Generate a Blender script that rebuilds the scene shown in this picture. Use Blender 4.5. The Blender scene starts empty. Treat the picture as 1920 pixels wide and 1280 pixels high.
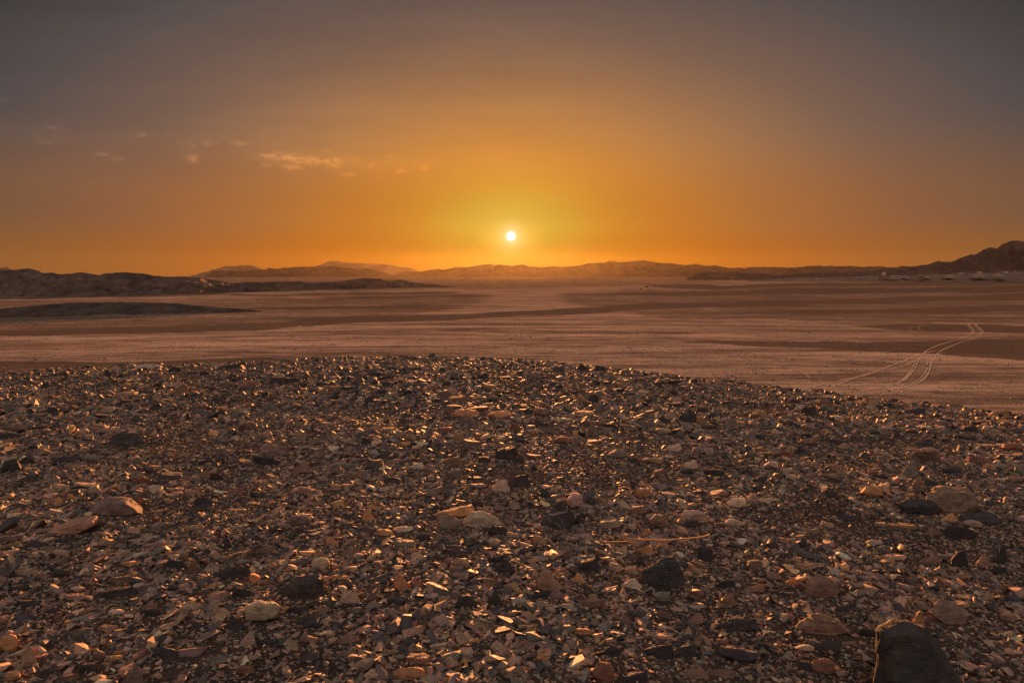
import bpy, bmesh, math, random, time
import numpy as np
from mathutils import Vector, noise as mn
T0 = time.time()
NSKY, WORLD, EXPO, HAZE = .001, .354, 1.5, 2.5e-6
R = math.radians
S = bpy.context.scene
COL = S.collection
rng = np.random.default_rng(7)
random.seed(7)

# ------------------------------------------------------------------ camera
F = 1067.0                                  # focal length in pixels of a 1920 px wide frame (20 mm lens)
PITCH = math.atan(130 / F)
cam = bpy.data.cameras.new('camera'); cam.lens = 36 * F / 1920; cam.sensor_width = 36
cam.clip_start = .05; cam.clip_end = 200000
co = bpy.data.objects.new('camera', cam); COL.objects.link(co)
co.rotation_euler = (math.pi / 2 - PITCH, 0, 0)
S.camera = co

def slope(row):                             # row of the photo -> z per metre of depth
    return math.tan(-(math.atan((row - 640) / F) + PITCH))
cp, sp = math.cos(PITCH), math.sin(PITCH)
def ray(px, py):                            # -> x and z per metre of depth y
    a, b = (px - 960) / F, (640 - py) / F
    yy = cp + b * sp
    return a / yy, (-sp + b * cp) / yy
def project(x, y, z):
    dep = y * cp - z * sp
    return 960 + F * x / dep, 640 - F * (y * sp + z * cp) / dep

# ------------------------------------------------------------------ terrain
CREST = [(-400, 712), (0, 701), (100, 694), (250, 688), (400, 682), (520, 676), (700, 671), (900, 674), (1060, 684), (1200, 699),
         (1350, 717), (1550, 739), (1700, 758), (1920, 779), (2300, 815)]
CU = np.array([(p - 960) / F for p, r in CREST]); CR = np.array([slope(r) for p, r in CREST])
PR = np.array([0, 120, 500, 1000, 3000, 5000, 10000, 30000, 70000.])
PZ = np.array([-14, -14.6, -21, -31, -42, -52, -77, -140, -300.])

def lattice(x, y, seed=0):                  # smooth 2-D value noise, vectorised
    xi, yi = np.floor(x).astype(np.int64), np.floor(y).astype(np.int64)
    fx, fy = x - xi, y - yi
    fx, fy = fx * fx * (3 - 2 * fx), fy * fy * (3 - 2 * fy)
    def h(a, b):
        n = (a * 374761393 + b * 668265263 + seed * 1274126177) & 0xffffffff
        n = ((n ^ (n >> 13)) * 1274126177) & 0xffffffff
        return ((n ^ (n >> 16)) & 0xffff) / 65535.0 * 2 - 1
    return (h(xi, yi) * (1 - fx) + h(xi + 1, yi) * fx) * (1 - fy) + (h(xi, yi + 1) * (1 - fx) + h(xi + 1, yi + 1) * fx) * fy
def fbm(x, y, octs, seed=0, gain=.5):
    v, a = 0, 1
    for k in range(octs):
        v = v + a * lattice(x * 2 ** k + 13.7 * k, y * 2 ** k - 7.1 * k, seed + k); a *= gain
    return v

def plain(x, y):
    r = np.sqrt(x * x + y * y)
    z = np.interp(r, PR, PZ)
    k = np.clip(r / 300, .25, 6)
    z = z + .10 * k * fbm(x / 90, y / 26, 3, 11) * np.clip((r - 30) / 30, 0, 1)
    z = z + 1.2 * np.clip((r - 300) / 900, 0, 1) * fbm(x / 700, y / 160, 3, 31)
    return z
def mound(x, y):
    ys = np.maximum(y, 1.2)
    u = np.clip(x / ys, -1.3, 1.3)
    sc = np.interp(u, CU, CR)
    m0, t1 = -.05, 2.97
    k = (m0 - sc) / (2 * t1)
    zc = -1.50 + sc * t1 + k * t1 * t1
    yc = zc / sc                             # the crest lies on the sight line
    t = yc - ys                              # metres on this side of the crest
    tin = np.clip(t, -1e9, t1)
    z = zc - sc * tin - k * tin * tin - m0 * np.clip(t - t1, 0, None) - .0015 * np.clip(t - t1, 0, None) ** 2
    tb = np.clip(-t - 2.2, 0, None)          # far beyond the crest: constant steep slope
    t2 = 2.2
    z = np.where(-t > t2, zc + sc * t2 - k * t2 * t2 - (-(sc - 2 * k * t2) + .12) * tb, z)
    z = z - np.clip(-y - 3, 0, None) * .25
    z = z - np.clip(np.abs(x) - 9, 0, None) * .3
    bump = .018 * fbm(x / 1.3, y / .9, 3, 5)
    near = np.clip(t / 1.2, 0, 1)
    return z + bump * (.25 + .75 * near)
def ground(x, y):
    x, y = np.asarray(x, float), np.asarray(y, float)
    a, b = mound(x, y), plain(x, y)
    return np.maximum(a, b)
def hit(px, py, plain_only=False):           # where the sight line of a pixel meets the ground
    a, b = ray(px, py)
    ys = np.geomspace(1.2, 60, 900) if not plain_only else np.geomspace(20, 40000, 3000)
    g = (plain if plain_only else ground)(a * ys, ys)
    below = np.nonzero(b * ys <= g)[0]
    i = below[0] if len(below) else len(ys) - 1
    if i == 0: return Vector((a * ys[0], ys[0], g[0]))
    d0, d1 = b * ys[i - 1] - g[i - 1], b * ys[i] - g[i]
    t = d0 / (d0 - d1 + 1e-12); y = ys[i - 1] + t * (ys[i] - ys[i - 1])
    return Vector((a * y, y, b * y))

# ------------------------------------------------------------------ object helpers
def make(name, verts, faces, mat, smooth=False, colors=None, loc=(0, 0, 0), parent=None, attrs=None):
    me = bpy.data.meshes.new(name)
    v = np.asarray(verts, np.float32); f = np.asarray(faces, np.int32)
    n = f.shape[1]
    me.vertices.add(len(v)); me.vertices.foreach_set('co', v.ravel())
    me.loops.add(f.size); me.loops.foreach_set('vertex_index', f.ravel())
    me.polygons.add(len(f)); me.polygons.foreach_set('loop_start', np.arange(0, f.size, n, dtype=np.int32))
    me.update(calc_edges=True)
    me.polygons.foreach_set('use_smooth', np.full(len(f), smooth))
    if colors is not None:
        a = me.attributes.new('tint', 'FLOAT_COLOR', 'POINT')
        a.data.foreach_set('color', np.c_[colors, np.ones(len(colors))].astype(np.float32).ravel())
    for k, val in (attrs or {}).items():
        a = me.attributes.new(k, 'FLOAT', 'POINT'); a.data.foreach_set('value', np.asarray(val, np.float32))
    me.materials.append(mat)
    o = bpy.data.objects.new(name, me); COL.objects.link(o); o.location = loc
    if parent: o.parent = parent
    return o
def from_bm(name, bm, mat, smooth=False, loc=(0, 0, 0), parent=None):
    me = bpy.data.meshes.new(name); bm.to_mesh(me); bm.free()
    for p in me.polygons: p.use_smooth = smooth
    if smooth: me.set_sharp_from_angle(angle=R(27))
    me.materials.append(mat)
    o = bpy.data.objects.new(name, me); COL.objects.link(o); o.location = loc
    if parent: o.parent = parent
    return o
def tag(o, label=None, cat=None, group=None, kind=None):
    if label: o['label'] = label
    if cat: o['category'] = cat
    if group: o['group'] = group
    if kind: o['kind'] = kind
    return o

# ------------------------------------------------------------------ node helpers
def new_mat(name):
    m = bpy.data.materials.new(name); m.use_nodes = True
    nt = m.node_tree; b = nt.nodes['Principled BSDF']
    return m, nt, b
def N(nt, typ, **kw):
    n = nt.nodes.new(typ)
    for k, v in kw.items():
        if k.startswith('i_'):
            n.inputs[k[2:].replace('_', ' ')].default_value = v
        else: setattr(n, k, v)
    return n
def L(nt, a, b): nt.links.new(a, b)
def math_n(nt, op, a, b=None, c=None, clamp=False):
    n = nt.nodes.new('ShaderNodeMath'); n.operation = op; n.use_clamp = clamp
    for i, v in enumerate((a, b, c)):
        if v is None: continue
        if isinstance(v, (int, float)): n.inputs[i].default_value = v
        else: nt.links.new(v, n.inputs[i])
    return n.outputs[0]
def mixc(nt, fac, a, b, blend='MIX'):
    n = nt.nodes.new('ShaderNodeMix'); n.data_type = 'RGBA'; n.blend_type = blend
    for sock, v in ((n.inputs[0], fac), (n.inputs[6], a), (n.inputs[7], b)):
        if isinstance(v, (int, float)): sock.default_value = v
        elif isinstance(v, tuple): sock.default_value = (*v, 1) if len(v) == 3 else v
        else: nt.links.new(v, sock)
    return n.outputs[2]
def ramp(nt, fac, stops, interp='LINEAR'):
    n = nt.nodes.new('ShaderNodeValToRGB'); cr = n.color_ramp; cr.interpolation = interp
    while len(cr.elements) < len(stops): cr.elements.new(.5)
    for e, (p, c) in zip(cr.elements, stops):
        e.position = p; e.color = (*c, 1) if isinstance(c, tuple) else (c, c, c, 1)
    nt.links.new(fac, n.inputs[0])
    return n.outputs[0]
def noise_n(nt, vec, scale, detail=4, rough=.55, **kw):
    n = nt.nodes.new('ShaderNodeTexNoise'); n.inputs['Scale'].default_value = scale
    n.inputs['Detail'].default_value = detail; n.inputs['Roughness'].default_value = rough
    for k, v in kw.items(): n.inputs[k].default_value = v
    if vec is not None: nt.links.new(vec, n.inputs['Vector'])
    return n.outputs[0]
def mapping(nt, vec, scale=(1, 1, 1), rot=(0, 0, 0), loc=(0, 0, 0)):
    n = nt.nodes.new('ShaderNodeMapping'); n.inputs['Scale'].default_value = scale
    n.inputs['Rotation'].default_value = rot; n.inputs['Location'].default_value = loc
    nt.links.new(vec, n.inputs['Vector']); return n.outputs[0]

# ------------------------------------------------------------------ materials
def rock_mat(name, veins=False, speckle=False, bump=.85, scale=1.0, streak=True):
    m, nt, b = new_mat(name)
    at = N(nt, 'ShaderNodeAttribute', attribute_name='tint')
    tc = N(nt, 'ShaderNodeTexCoord'); obj = tc.outputs['Object']
    n1 = noise_n(nt, obj, 22 * scale, 6, .65)
    n2 = noise_n(nt, obj, 130 * scale, 4, .6)
    st = noise_n(nt, mapping(nt, obj, (6, 6, 45), (.35, .25, 0)), 3 * scale, 4, .6)
    v = ramp(nt, n1, [(.25, .55), (.5, 1.0), (.78, 1.5)])
    c = mixc(nt, 1.0, at.outputs['Color'], v, 'MULTIPLY')
    if streak: c = mixc(nt, .55, c, mixc(nt, 1.0, c, ramp(nt, st, [(.3, .6), (.7, 1.45)]), 'MULTIPLY'))
    # iron-stained and dusty patches
    pat = ramp(nt, noise_n(nt, obj, 9 * scale, 3, .5), [(.56, 0.0), (.72, .45)])
    c = mixc(nt, pat, c, (.16, .085, .05))
    c = mixc(nt, ramp(nt, n2, [(.62, 0.0), (.75, .35)]), c, (.24, .19, .16))
    if veins:
        sx = N(nt, 'ShaderNodeSeparateXYZ'); L(nt, obj, sx.inputs[0]); xx, yy, zz = sx.outputs
        wv = noise_n(nt, obj, 28, 4, .6)
        def vein(a, b_, c0, wob):
            e = math_n(nt, 'ADD', math_n(nt, 'MULTIPLY', xx, a), math_n(nt, 'MULTIPLY', zz, b_))
            e = math_n(nt, 'ADD', math_n(nt, 'ADD', e, -c0), math_n(nt, 'MULTIPLY', math_n(nt, 'SUBTRACT', wv, .5), wob))
            return math_n(nt, 'ABSOLUTE', e)
        d = math_n(nt, 'MINIMUM', vein(-.22, 1, .088, .03), math_n(nt, 'ADD', math_n(nt, 'MINIMUM', vein(1, .7, .052, .05), vein(.6, 1, .03, .05)), .0016))
        ve = ramp(nt, d, [(0.0, .85), (.002, .6), (.0042, 0.0)])
        c = mixc(nt, ve, c, (.42, .38, .36))
    if speckle:
        vo = N(nt, 'ShaderNodeTexVoronoi', i_Scale=110.0); L(nt, obj, vo.inputs['Vector'])
        c = mixc(nt, ramp(nt, vo.outputs['Distance'], [(.16, .6), (.28, 0.0)]), c, (.3, .25, .22))
    L(nt, c, b.inputs['Base Color'])
    L(nt, ramp(nt, n2, [(.3, .6), (.7, .9)]), b.inputs['Roughness'])
    b.inputs['Specular IOR Level'].default_value = .25
    hgt = math_n(nt, 'ADD', math_n(nt, 'MULTIPLY', n1, .6), math_n(nt, 'ADD', math_n(nt, 'MULTIPLY', n2, .3), math_n(nt, 'MULTIPLY', st, .45)))
    bu = N(nt, 'ShaderNodeBump', i_Strength=bump, i_Distance=.012); L(nt, hgt, bu.inputs['Height']); L(nt, bu.outputs[0], b.inputs['Normal'])
    return m
M_ROCK = rock_mat('rock_surface')
M_VEIN = rock_mat('veined_rock', veins=True)
M_SPECK = rock_mat('speckled_rock', speckle=True)
def gravel_mat():
    m, nt, b = new_mat('gravel_chips')
    at = N(nt, 'ShaderNodeAttribute', attribute_name='tint')
    geo = N(nt, 'ShaderNodeNewGeometry')
    n1 = noise_n(nt, geo.outputs['Position'], 90, 4, .65)
    c = mixc(nt, 1.0, at.outputs['Color'], ramp(nt, n1, [(.25, .5), (.5, 1.0), (.78, 1.6)]), 'MULTIPLY')
    L(nt, c, b.inputs['Base Color'])
    L(nt, ramp(nt, n1, [(.3, .5), (.7, .82)]), b.inputs['Roughness'])
    b.inputs['Specular IOR Level'].default_value = .42
    bu = N(nt, 'ShaderNodeBump', i_Strength=.5, i_Distance=.004); L(nt, n1, bu.inputs['Height']); L(nt, bu.outputs[0], b.inputs['Normal'])
    return m
M_GRAVEL = gravel_mat()

def ground_mat():
    m, nt, b = new_mat('desert_ground')
    geo = N(nt, 'ShaderNodeNewGeometry'); pos = geo.outputs['Position']
    zone = N(nt, 'ShaderNodeAttribute', attribute_name='plain_zone').outputs['Fac']
    dark = N(nt, 'ShaderNodeAttribute', attribute_name='dark_gravel').outputs['Fac']
    pale = N(nt, 'ShaderNodeAttribute', attribute_name='pale_sand').outputs['Fac']
    # plain: long low streaks of pinkish sand between darker gravel
    s1 = noise_n(nt, mapping(nt, pos, (.10, .72, 0), (0, 0, R(1.5))), .16, 8, .62, Distortion=.6)
    s2 = noise_n(nt, mapping(nt, pos, (.12, .9, 0), (0, 0, R(-2))), .9, 5, .6, Distortion=.5)
    s3 = noise_n(nt, mapping(nt, pos, (.2, 1, 0)), .03, 6, .6)
    grain = noise_n(nt, pos, 3.2, 3, .7)
    sum_ = math_n(nt, 'ADD', math_n(nt, 'MULTIPLY', s1, .42), math_n(nt, 'ADD', math_n(nt, 'MULTIPLY', s2, .36), math_n(nt, 'MULTIPLY', s3, .22)))
    sand = ramp(nt, sum_, [(.39, (.11, .08, .062)), (.47, (.235, .172, .132)), (.53, (.41, .305, .235)), (.61, (.58, .44, .345))])
    sand = mixc(nt, .5, sand, mixc(nt, 1.0, sand, ramp(nt, grain, [(.3, .4), (.6, 1.4)]), 'MULTIPLY'))
    # scattered darker stones
    vo = N(nt, 'ShaderNodeTexVoronoi', i_Scale=1.6); L(nt, pos, vo.inputs['Vector'])
    dots = ramp(nt, vo.outputs['Distance'], [(.10, .75), (.2, 0.0)])
    sand = mixc(nt, dots, sand, (.07, .05, .045))
    gravel = mixc(nt, ramp(nt, grain, [(.35, 0.0), (.65, 1.0)]), (.085, .066, .056), (.165, .12, .095))
    edge = math_n(nt, 'ADD', dark, math_n(nt, 'MULTIPLY', math_n(nt, 'SUBTRACT', s2, .5), 1.6), clamp=True)
    edge = ramp(nt, edge, [(.35, 0.0), (.6, .92)])
    c = mixc(nt, edge, sand, gravel)
    c = mixc(nt, pale, c, (.42, .27, .18))
    # mound: dusty brown fines, darkened to paint in shadowed gaps between the chips
    f1 = noise_n(nt, pos, 3.0, 6, .6); f2 = noise_n(nt, pos, 70, 5, .7)
    fines = mixc(nt, ramp(nt, f1, [(.35, 0.0), (.65, 1.0)]), (.06, .044, .036), (.12, .088, .07))
    fines = mixc(nt, 1.0, fines, ramp(nt, f2, [(.3, .45), (.7, 1.5)]), 'MULTIPLY')
    c = mixc(nt, zone, fines, c)
    L(nt, c, b.inputs['Base Color'])
    b.inputs['Roughness'].default_value = 1.0
    b.inputs['Specular IOR Level'].default_value = 0
    b1 = N(nt, 'ShaderNodeBump', i_Strength=.6, i_Distance=.012); L(nt, math_n(nt, 'MULTIPLY', f2, math_n(nt, 'SUBTRACT', 1.0, zone)), b1.inputs['Height'])
    b2 = N(nt, 'ShaderNodeBump', i_Strength=.6, i_Distance=.10)
    hh = math_n(nt, 'MULTIPLY', math_n(nt, 'ADD', math_n(nt, 'MULTIPLY', s2, 1.6), math_n(nt, 'MULTIPLY', grain, .9)), zone)
    L(nt, hh, b2.inputs['Height']); L(nt, b1.outputs[0], b2.inputs['Normal']); L(nt, b2.outputs[0], b.inputs['Normal'])
    return m
M_GROUND = ground_mat()

def hill_mat(name, ca, cb, size):
    m, nt, b = new_mat(name)
    geo = N(nt, 'ShaderNodeNewGeometry'); pos = geo.outputs['Position']
    a = noise_n(nt, mapping(nt, pos, (1, 1, 2.2)), 1 / size, 8, .62)
    c2 = noise_n(nt, pos, 7 / size, 5, .65)
    c = mixc(nt, ramp(nt, a, [(.35, 0.0), (.65, 1.0)]), ca, cb)
    c = mixc(nt, 1.0, c, ramp(nt, c2, [(.3, .5), (.7, 1.5)]), 'MULTIPLY')
    L(nt, c, b.inputs['Base Color']); b.inputs['Roughness'].default_value = .9; b.inputs['Specular IOR Level'].default_value = .15
    bu = N(nt, 'ShaderNodeBump', i_Strength=.35, i_Distance=size * .03); L(nt, c2, bu.inputs['Height']); L(nt, bu.outputs[0], b.inputs['Normal'])
    return m
def plain_mat(name, col, rough=.8, var=.3, scale=2.0):
    m, nt, b = new_mat(name)
    tc = N(nt, 'ShaderNodeTexCoord')
    n = noise_n(nt, tc.outputs['Object'], scale, 4, .6)
    c = mixc(nt, 1.0, col, ramp(nt, n, [(.3, 1 - var), (.7, 1 + var)]), 'MULTIPLY')
    L(nt, c, b.inputs['Base Color']); b.inputs['Roughness'].default_value = rough
    return m

# ------------------------------------------------------------------ the ground, one sheet
def band(px, py, pts, soft=2.5):            # pts: (px, top row, bottom row)
    p = np.array(pts, float)
    top = np.interp(px, p[:, 0], p[:, 1]); bot = np.interp(px, p[:, 0], p[:, 2])
    inx = np.clip((px - p[0, 0]) / 70, 0, 1) * np.clip((p[-1, 0] - px) / 70, 0, 1)
    return np.clip(np.minimum(py - top, bot - py) / soft + .5, 0, 1) * inx
DARK = [
    [(1240, 640, 641), (1330, 637, 643), (1440, 639, 650), (1590, 642, 655), (1727, 640, 661), (1915, 638, 676), (2400, 640, 690)],
    [(1560, 610, 612), (1700, 609, 618), (1920, 611, 626), (2300, 611, 632)],
    [(-200, 618, 632), (60, 618, 628), (250, 612, 623), (480, 606, 618), (640, 594, 606), (830, 590, 601), (1000, 588, 592)],
    [(850, 590, 592), (1050, 578, 591), (1280, 567, 578), (1500, 562, 573), (1920, 550, 562), (2300, 545, 560)],
    [(1000, 552, 553), (1280, 546, 555), (1500, 541, 552), (1700, 538, 548), (1920, 534, 546), (2300, 532, 544)],
    [(1330, 588, 590), (1500, 581, 590), (1700, 577, 588), (1920, 571, 584), (2300, 568, 584)],
    [(1180, 531, 537), (1360, 535, 543), (1500, 529, 538), (1700, 527, 535), (1920, 524, 533), (2300, 522, 532)],
    [(-300, 676, 720), (0, 676, 720), (180, 680, 712), (420, 672, 690), (560, 668, 674)],
    [(420, 576, 582), (560, 575, 582), (720, 573, 579), (860, 570, 573)],
    [(-200, 558, 562), (200, 554, 557), (640, 550, 554), (900, 546, 549)],
    [(300, 560, 562), (700, 557, 561), (960, 552, 556)],
]
MID = [[(-300, 515, 552), (0, 515, 552), (900, 514, 545), (1300, 514, 535), (2300, 508, 530)], [(1000, 548, 560), (1250, 540, 600), (1500, 535, 606), (1920, 528, 612), (2400, 520, 615)], [(-300, 560, 640), (300, 560, 615), (700, 552, 600), (960, 545, 565)]]
def build_ground():
    ang = np.concatenate([np.linspace(-180, -60, 60, endpoint=False), np.linspace(-60, 60, 1100), np.linspace(60, 180, 60, endpoint=False)[1:]])
    ang = np.radians(ang)
    rad = np.concatenate([np.linspace(.05, 13, 210, endpoint=False), np.geomspace(13, 45, 50, endpoint=False), np.geomspace(45, 1600, 380, endpoint=False),
                          np.geomspace(1600, 14000, 70)])
    A, Rr = np.meshgrid(ang, rad)
    X, Y = Rr * np.sin(A), Rr * np.cos(A)
    Z = ground(X, Y)
    m, p = mound(X, Y), plain(X, Y)
    zone = np.clip((p - m + .15) / .3, 0, 1)
    na, nr = len(ang), len(rad)
    idx = np.arange(nr * na).reshape(nr, na)
    a = idx[:-1, :]; b = np.roll(idx, -1, 1)[:-1, :]; c = np.roll(idx, -1, 1)[1:, :]; d = idx[1:, :]
    faces = np.stack([a, d, c, b], -1).reshape(-1, 4)
    Yp = np.maximum(Y, .1)
    px, py = project(X, Yp, Z)
    py = py + 2.2 * fbm(X / (Y * .10 + 3), Y / (Y * .02 + 2), 4, 55)
    dk = np.zeros_like(X)
    for k, bd in enumerate(DARK):
        dk = np.maximum(dk, band(px, py, bd, 3.5))
    for bd in MID: dk = np.maximum(dk, .5 * band(px, py, bd, 9))
    dk *= (Y > 10) * (.62 + .38 * (np.abs(fbm(X / 40, Y / 15, 3, 77)) > .05))
    pale = band(px, py, [(1300, 522, 531), (1500, 520, 529), (1700, 520, 526), (1920, 515, 521), (2200, 512, 519)], 2) * .6 * (Y > 10)
    o = make('ground', np.stack([X, Y, Z], -1).reshape(-1, 3), faces, M_GROUND, True,
             attrs={'plain_zone': zone.ravel(), 'dark_gravel': dk.ravel(), 'pale_sand': pale.ravel()})
    tag(o, kind='structure')
build_ground()
print('ground', time.time() - T0)

# ------------------------------------------------------------------ hills and mountains
def hill(name, sil, base, dfoot, dcrest, dback, mat, nscale, namp, seed, step=2.0, rows=46, sharp=1.25, follow=False):
    s = np.array(sil, float)
    px = np.arange(s[0, 0], s[-1, 0] + .01, step)
    row = np.interp(px, s[:, 0], s[:, 1])
    bp = np.array(base, float); brow = np.interp(px, bp[:, 0], bp[:, 1])
    v = np.linspace(0, 1, rows)
    vc = .62
    P, V = np.meshgrid(px, v)
    if follow:                                    # the foot runs along the traced foot line on the plain
        fd = np.array([hit(a, b, True).y for a, b in zip(px[::8], brow[::8])])
        kf = np.hanning(23); kf /= kf.sum(); fd = np.convolve(np.pad(fd, 11, mode='edge'), kf, 'valid')
        fd = np.interp(px, px[::8], fd)[None, :]; k = fd / dfoot
        dfoot, dcrest, dback = fd, fd + (dcrest - dfoot) * k, fd + (dback - dfoot) * k
    # faces stay steep enough towards the viewer to lie in their own shade, as low hills do against the sun
    u0 = np.array([ray(a, b)[0] for a, b in zip(px, row)])[None, :]; z0 = np.array([slope(r) for r in row])[None, :]
    depth_back = dback - dcrest
    for it in range(3):
        h0 = np.maximum(z0 * dcrest - plain(u0 * dfoot, np.zeros_like(u0) + dfoot), .3)
        kern = np.hanning(31); kern /= kern.sum()
        h0 = np.convolve(np.pad(h0[0], 15, mode='edge'), kern, 'valid')[None, :]
        dcrest = dfoot + h0 * 5.0
    dback = dcrest + depth_back
    D = np.where(V < vc, dfoot + (dcrest - dfoot) * V / vc, dcrest + (dback - dcrest) * (V - vc) / (1 - vc))
    u = np.array([ray(a, b)[0] for a, b in zip(px, row)])[None, :]
    zr = np.array([slope(r) for r in row])[None, :]
    zb = np.array([slope(r) for r in brow])[None, :]
    wob = (dcrest - dfoot) * .12 * fbm(P / 60.0, P * 0 + seed, 2, seed)
    Dd = D + wob * np.sin(np.pi * V)
    X, Y = u * Dd, Dd
    zc = zr * Dd                                  # the ridge as seen, at its own distance
    zf = plain(u * dfoot, np.zeros_like(u) + dfoot) - .6
    t = np.where(V < vc, V / vc, 1 - (V - vc) / (1 - vc))
    t = np.clip(t, 0, 1)
    H = np.maximum(zr * dcrest - zf, .02)
    tt = t ** sharp * (1 - .12 * (1 - t))
    rid = 1 - np.abs(fbm(X / nscale, Y / (nscale * 1.8), 4, seed + 3)) * 1.5
    rid2 = fbm(X / (nscale * .35), Y / (nscale * .5), 3, seed + 9)
    env = np.clip(np.sin(np.pi * np.clip(t, 0, 1) ** .8), 0, 1)
    amp = np.abs(H) * namp
    Z = zf + H * tt + amp * env * (rid - .75) + amp * .25 * env * rid2
    lim = zr * Dd                                  # nothing in front stands above the ridge line
    Z = np.where((V < vc) & (t < .999), np.minimum(Z, lim - .004 * np.abs(lim) * (1 - t)), Z)
    Z = np.where(V > vc, np.minimum(Z, lim - .0005 * Dd * (1 - t)), Z)
    Z[0] -= 3; Z[-1] -= 3
    nr, nc = X.shape
    idx = np.arange(nr * nc).reshape(nr, nc)
    f = np.stack([idx[:-1, :-1], idx[:-1, 1:], idx[1:, 1:], idx[1:, :-1]], -1).reshape(-1, 4)
    o = make(name, np.stack([X, Y, Z], -1).reshape(-1, 3), f, mat, True)
    return tag(o, kind='structure')

def rough(sil, step, amp, seed):                # fine jaggedness added to a traced ridge line
    s = np.array(sil, float); px = np.arange(s[0, 0], s[-1, 0], step)
    r = np.interp(px, s[:, 0], s[:, 1]) + amp * fbm(px / 9.0, px * 0 + seed, 4, seed)
    return list(zip(px, r))
M_FAR = hill_mat('hazed_mountain_rock', (.14, .095, .075), (.19, .13, .10), 2500)  # rock colour made paler to stand in for distance haze
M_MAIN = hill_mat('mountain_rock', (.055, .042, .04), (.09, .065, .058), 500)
M_NEAR = hill_mat('hill_rock', (.065, .05, .044), (.15, .108, .09), 70)
M_MOUND = hill_mat('dark_mound_gravel', (.055, .043, .038), (.12, .09, .075), 9)
M_DKHILL = hill_mat('dark_hill_rock', (.06, .045, .045), (.12, .085, .075), 200)
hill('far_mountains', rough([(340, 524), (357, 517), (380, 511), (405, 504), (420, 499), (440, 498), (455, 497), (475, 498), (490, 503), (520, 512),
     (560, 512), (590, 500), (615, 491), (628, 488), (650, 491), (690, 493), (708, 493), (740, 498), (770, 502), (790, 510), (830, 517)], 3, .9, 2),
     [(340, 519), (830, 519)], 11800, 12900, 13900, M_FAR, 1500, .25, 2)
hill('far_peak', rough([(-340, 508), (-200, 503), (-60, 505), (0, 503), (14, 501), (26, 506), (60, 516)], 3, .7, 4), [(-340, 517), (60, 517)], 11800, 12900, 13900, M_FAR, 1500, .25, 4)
MAIN = [(355, 528), (380, 520), (400, 509), (418, 507), (433, 508), (450, 508), (467, 506), (483, 505), (492, 507), (503, 502), (520, 503), (533, 501), (567, 499),
        (590, 499), (617, 498), (640, 500), (656, 502), (673, 504), (690, 503), (700, 504), (723, 512), (737, 516), (757, 509), (772, 508), (787, 509), (807, 506), (820, 503),
        (833, 505), (853, 500), (870, 500), (887, 499), (907, 496), (920, 495), (933, 497), (943, 495), (960, 498), (973, 496), (982, 496), (993, 499), (1013, 501), (1037, 498),
        (1057, 500), (1090, 496), (1107, 493), (1127, 492), (1143, 489), (1160, 491), (1187, 488), (1213, 488), (1233, 492), (1260, 492), (1280, 497), (1307, 494),
        (1323, 498), (1340, 497), (1367, 502), (1413, 500), (1447, 499), (1493, 501), (1513, 498), (1563, 498), (1605, 499), (1647, 499), (1680, 501), (1690, 498),
        (1713, 500), (1780, 502), (1900, 500), (2300, 500)]
hill('mountain_range', rough(MAIN, 2, .8, 6), [(355, 524), (2300, 514)], 7900, 9000, 11400, M_MAIN, 650, .42, 6, 2.0, 60)
BIG = [(1650, 505), (1690, 503), (1717, 499), (1740, 495), (1760, 488), (1772, 490), (1783, 491), (1800, 483), (1820, 475), (1830, 475), (1843, 468), (1860, 462),
       (1870, 464), (1880, 457), (1893, 450), (1910, 448), (1930, 449), (1990, 438), (2080, 430), (2250, 440), (2500, 470)]
hill('mountain', rough(BIG, 2, .9, 8), [(1650, 512), (2500, 512)], 3500, 4600, 6000, M_MAIN, 330, .45, 8, 2.0, 60)
hill('dark_hills', rough([(1285, 523), (1290, 520), (1300, 513), (1312, 511), (1330, 509), (1345, 510), (1363, 510), (1413, 512), (1467, 515), (1490, 513), (1530, 511), (1580, 511),
     (1613, 509), (1647, 507), (1680, 507), (1730, 509), (1800, 509), (1920, 506), (2300, 503)], 2, .5, 10), [(1285, 523), (2300, 515)], 3060, 3300, 3700, M_DKHILL, 120, .35, 10)
LEFT = [(-500, 500), (-350, 492), (-200, 503), (-80, 498), (0, 507), (27, 506), (50, 503), (67, 506), (83, 512), (97, 511), (113, 514), (130, 513), (147, 510), (163, 512), (187, 515), (203, 511),
        (220, 511), (237, 510), (253, 511), (270, 512), (287, 517), (307, 518), (320, 520), (340, 518), (380, 521), (417, 527), (433, 531), (467, 529), (500, 528),
        (560, 527), (580, 530), (600, 529), (640, 527), (660, 523), (683, 521), (710, 522), (730, 526), (753, 524), (773, 528), (800, 532), (830, 535), (860, 538.5)]
hill('left_hills', rough(LEFT, 2, .7, 12), [(-500, 558), (200, 556), (350, 552), (500, 547), (700, 541), (860, 538)], 480, 590, 720, M_NEAR, 48, .5, 12, 1.5, 90, 1.0, True)
hill('low_mound', rough([(-400, 600), (-250, 585), (-100, 580), (0, 578), (67, 572), (133, 567), (200, 566), (233, 565), (283, 567), (333, 569), (383, 573), (433, 577), (467, 580), (485, 582), (500, 584)], 2, .5, 14),
     [(-400, 598), (0, 597), (230, 592), (400, 587), (500, 583)], 182, 206, 240, M_MOUND, 11, .22, 14, 1.5, 60, 1.25, True)
print('hills', time.time() - T0)

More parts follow.
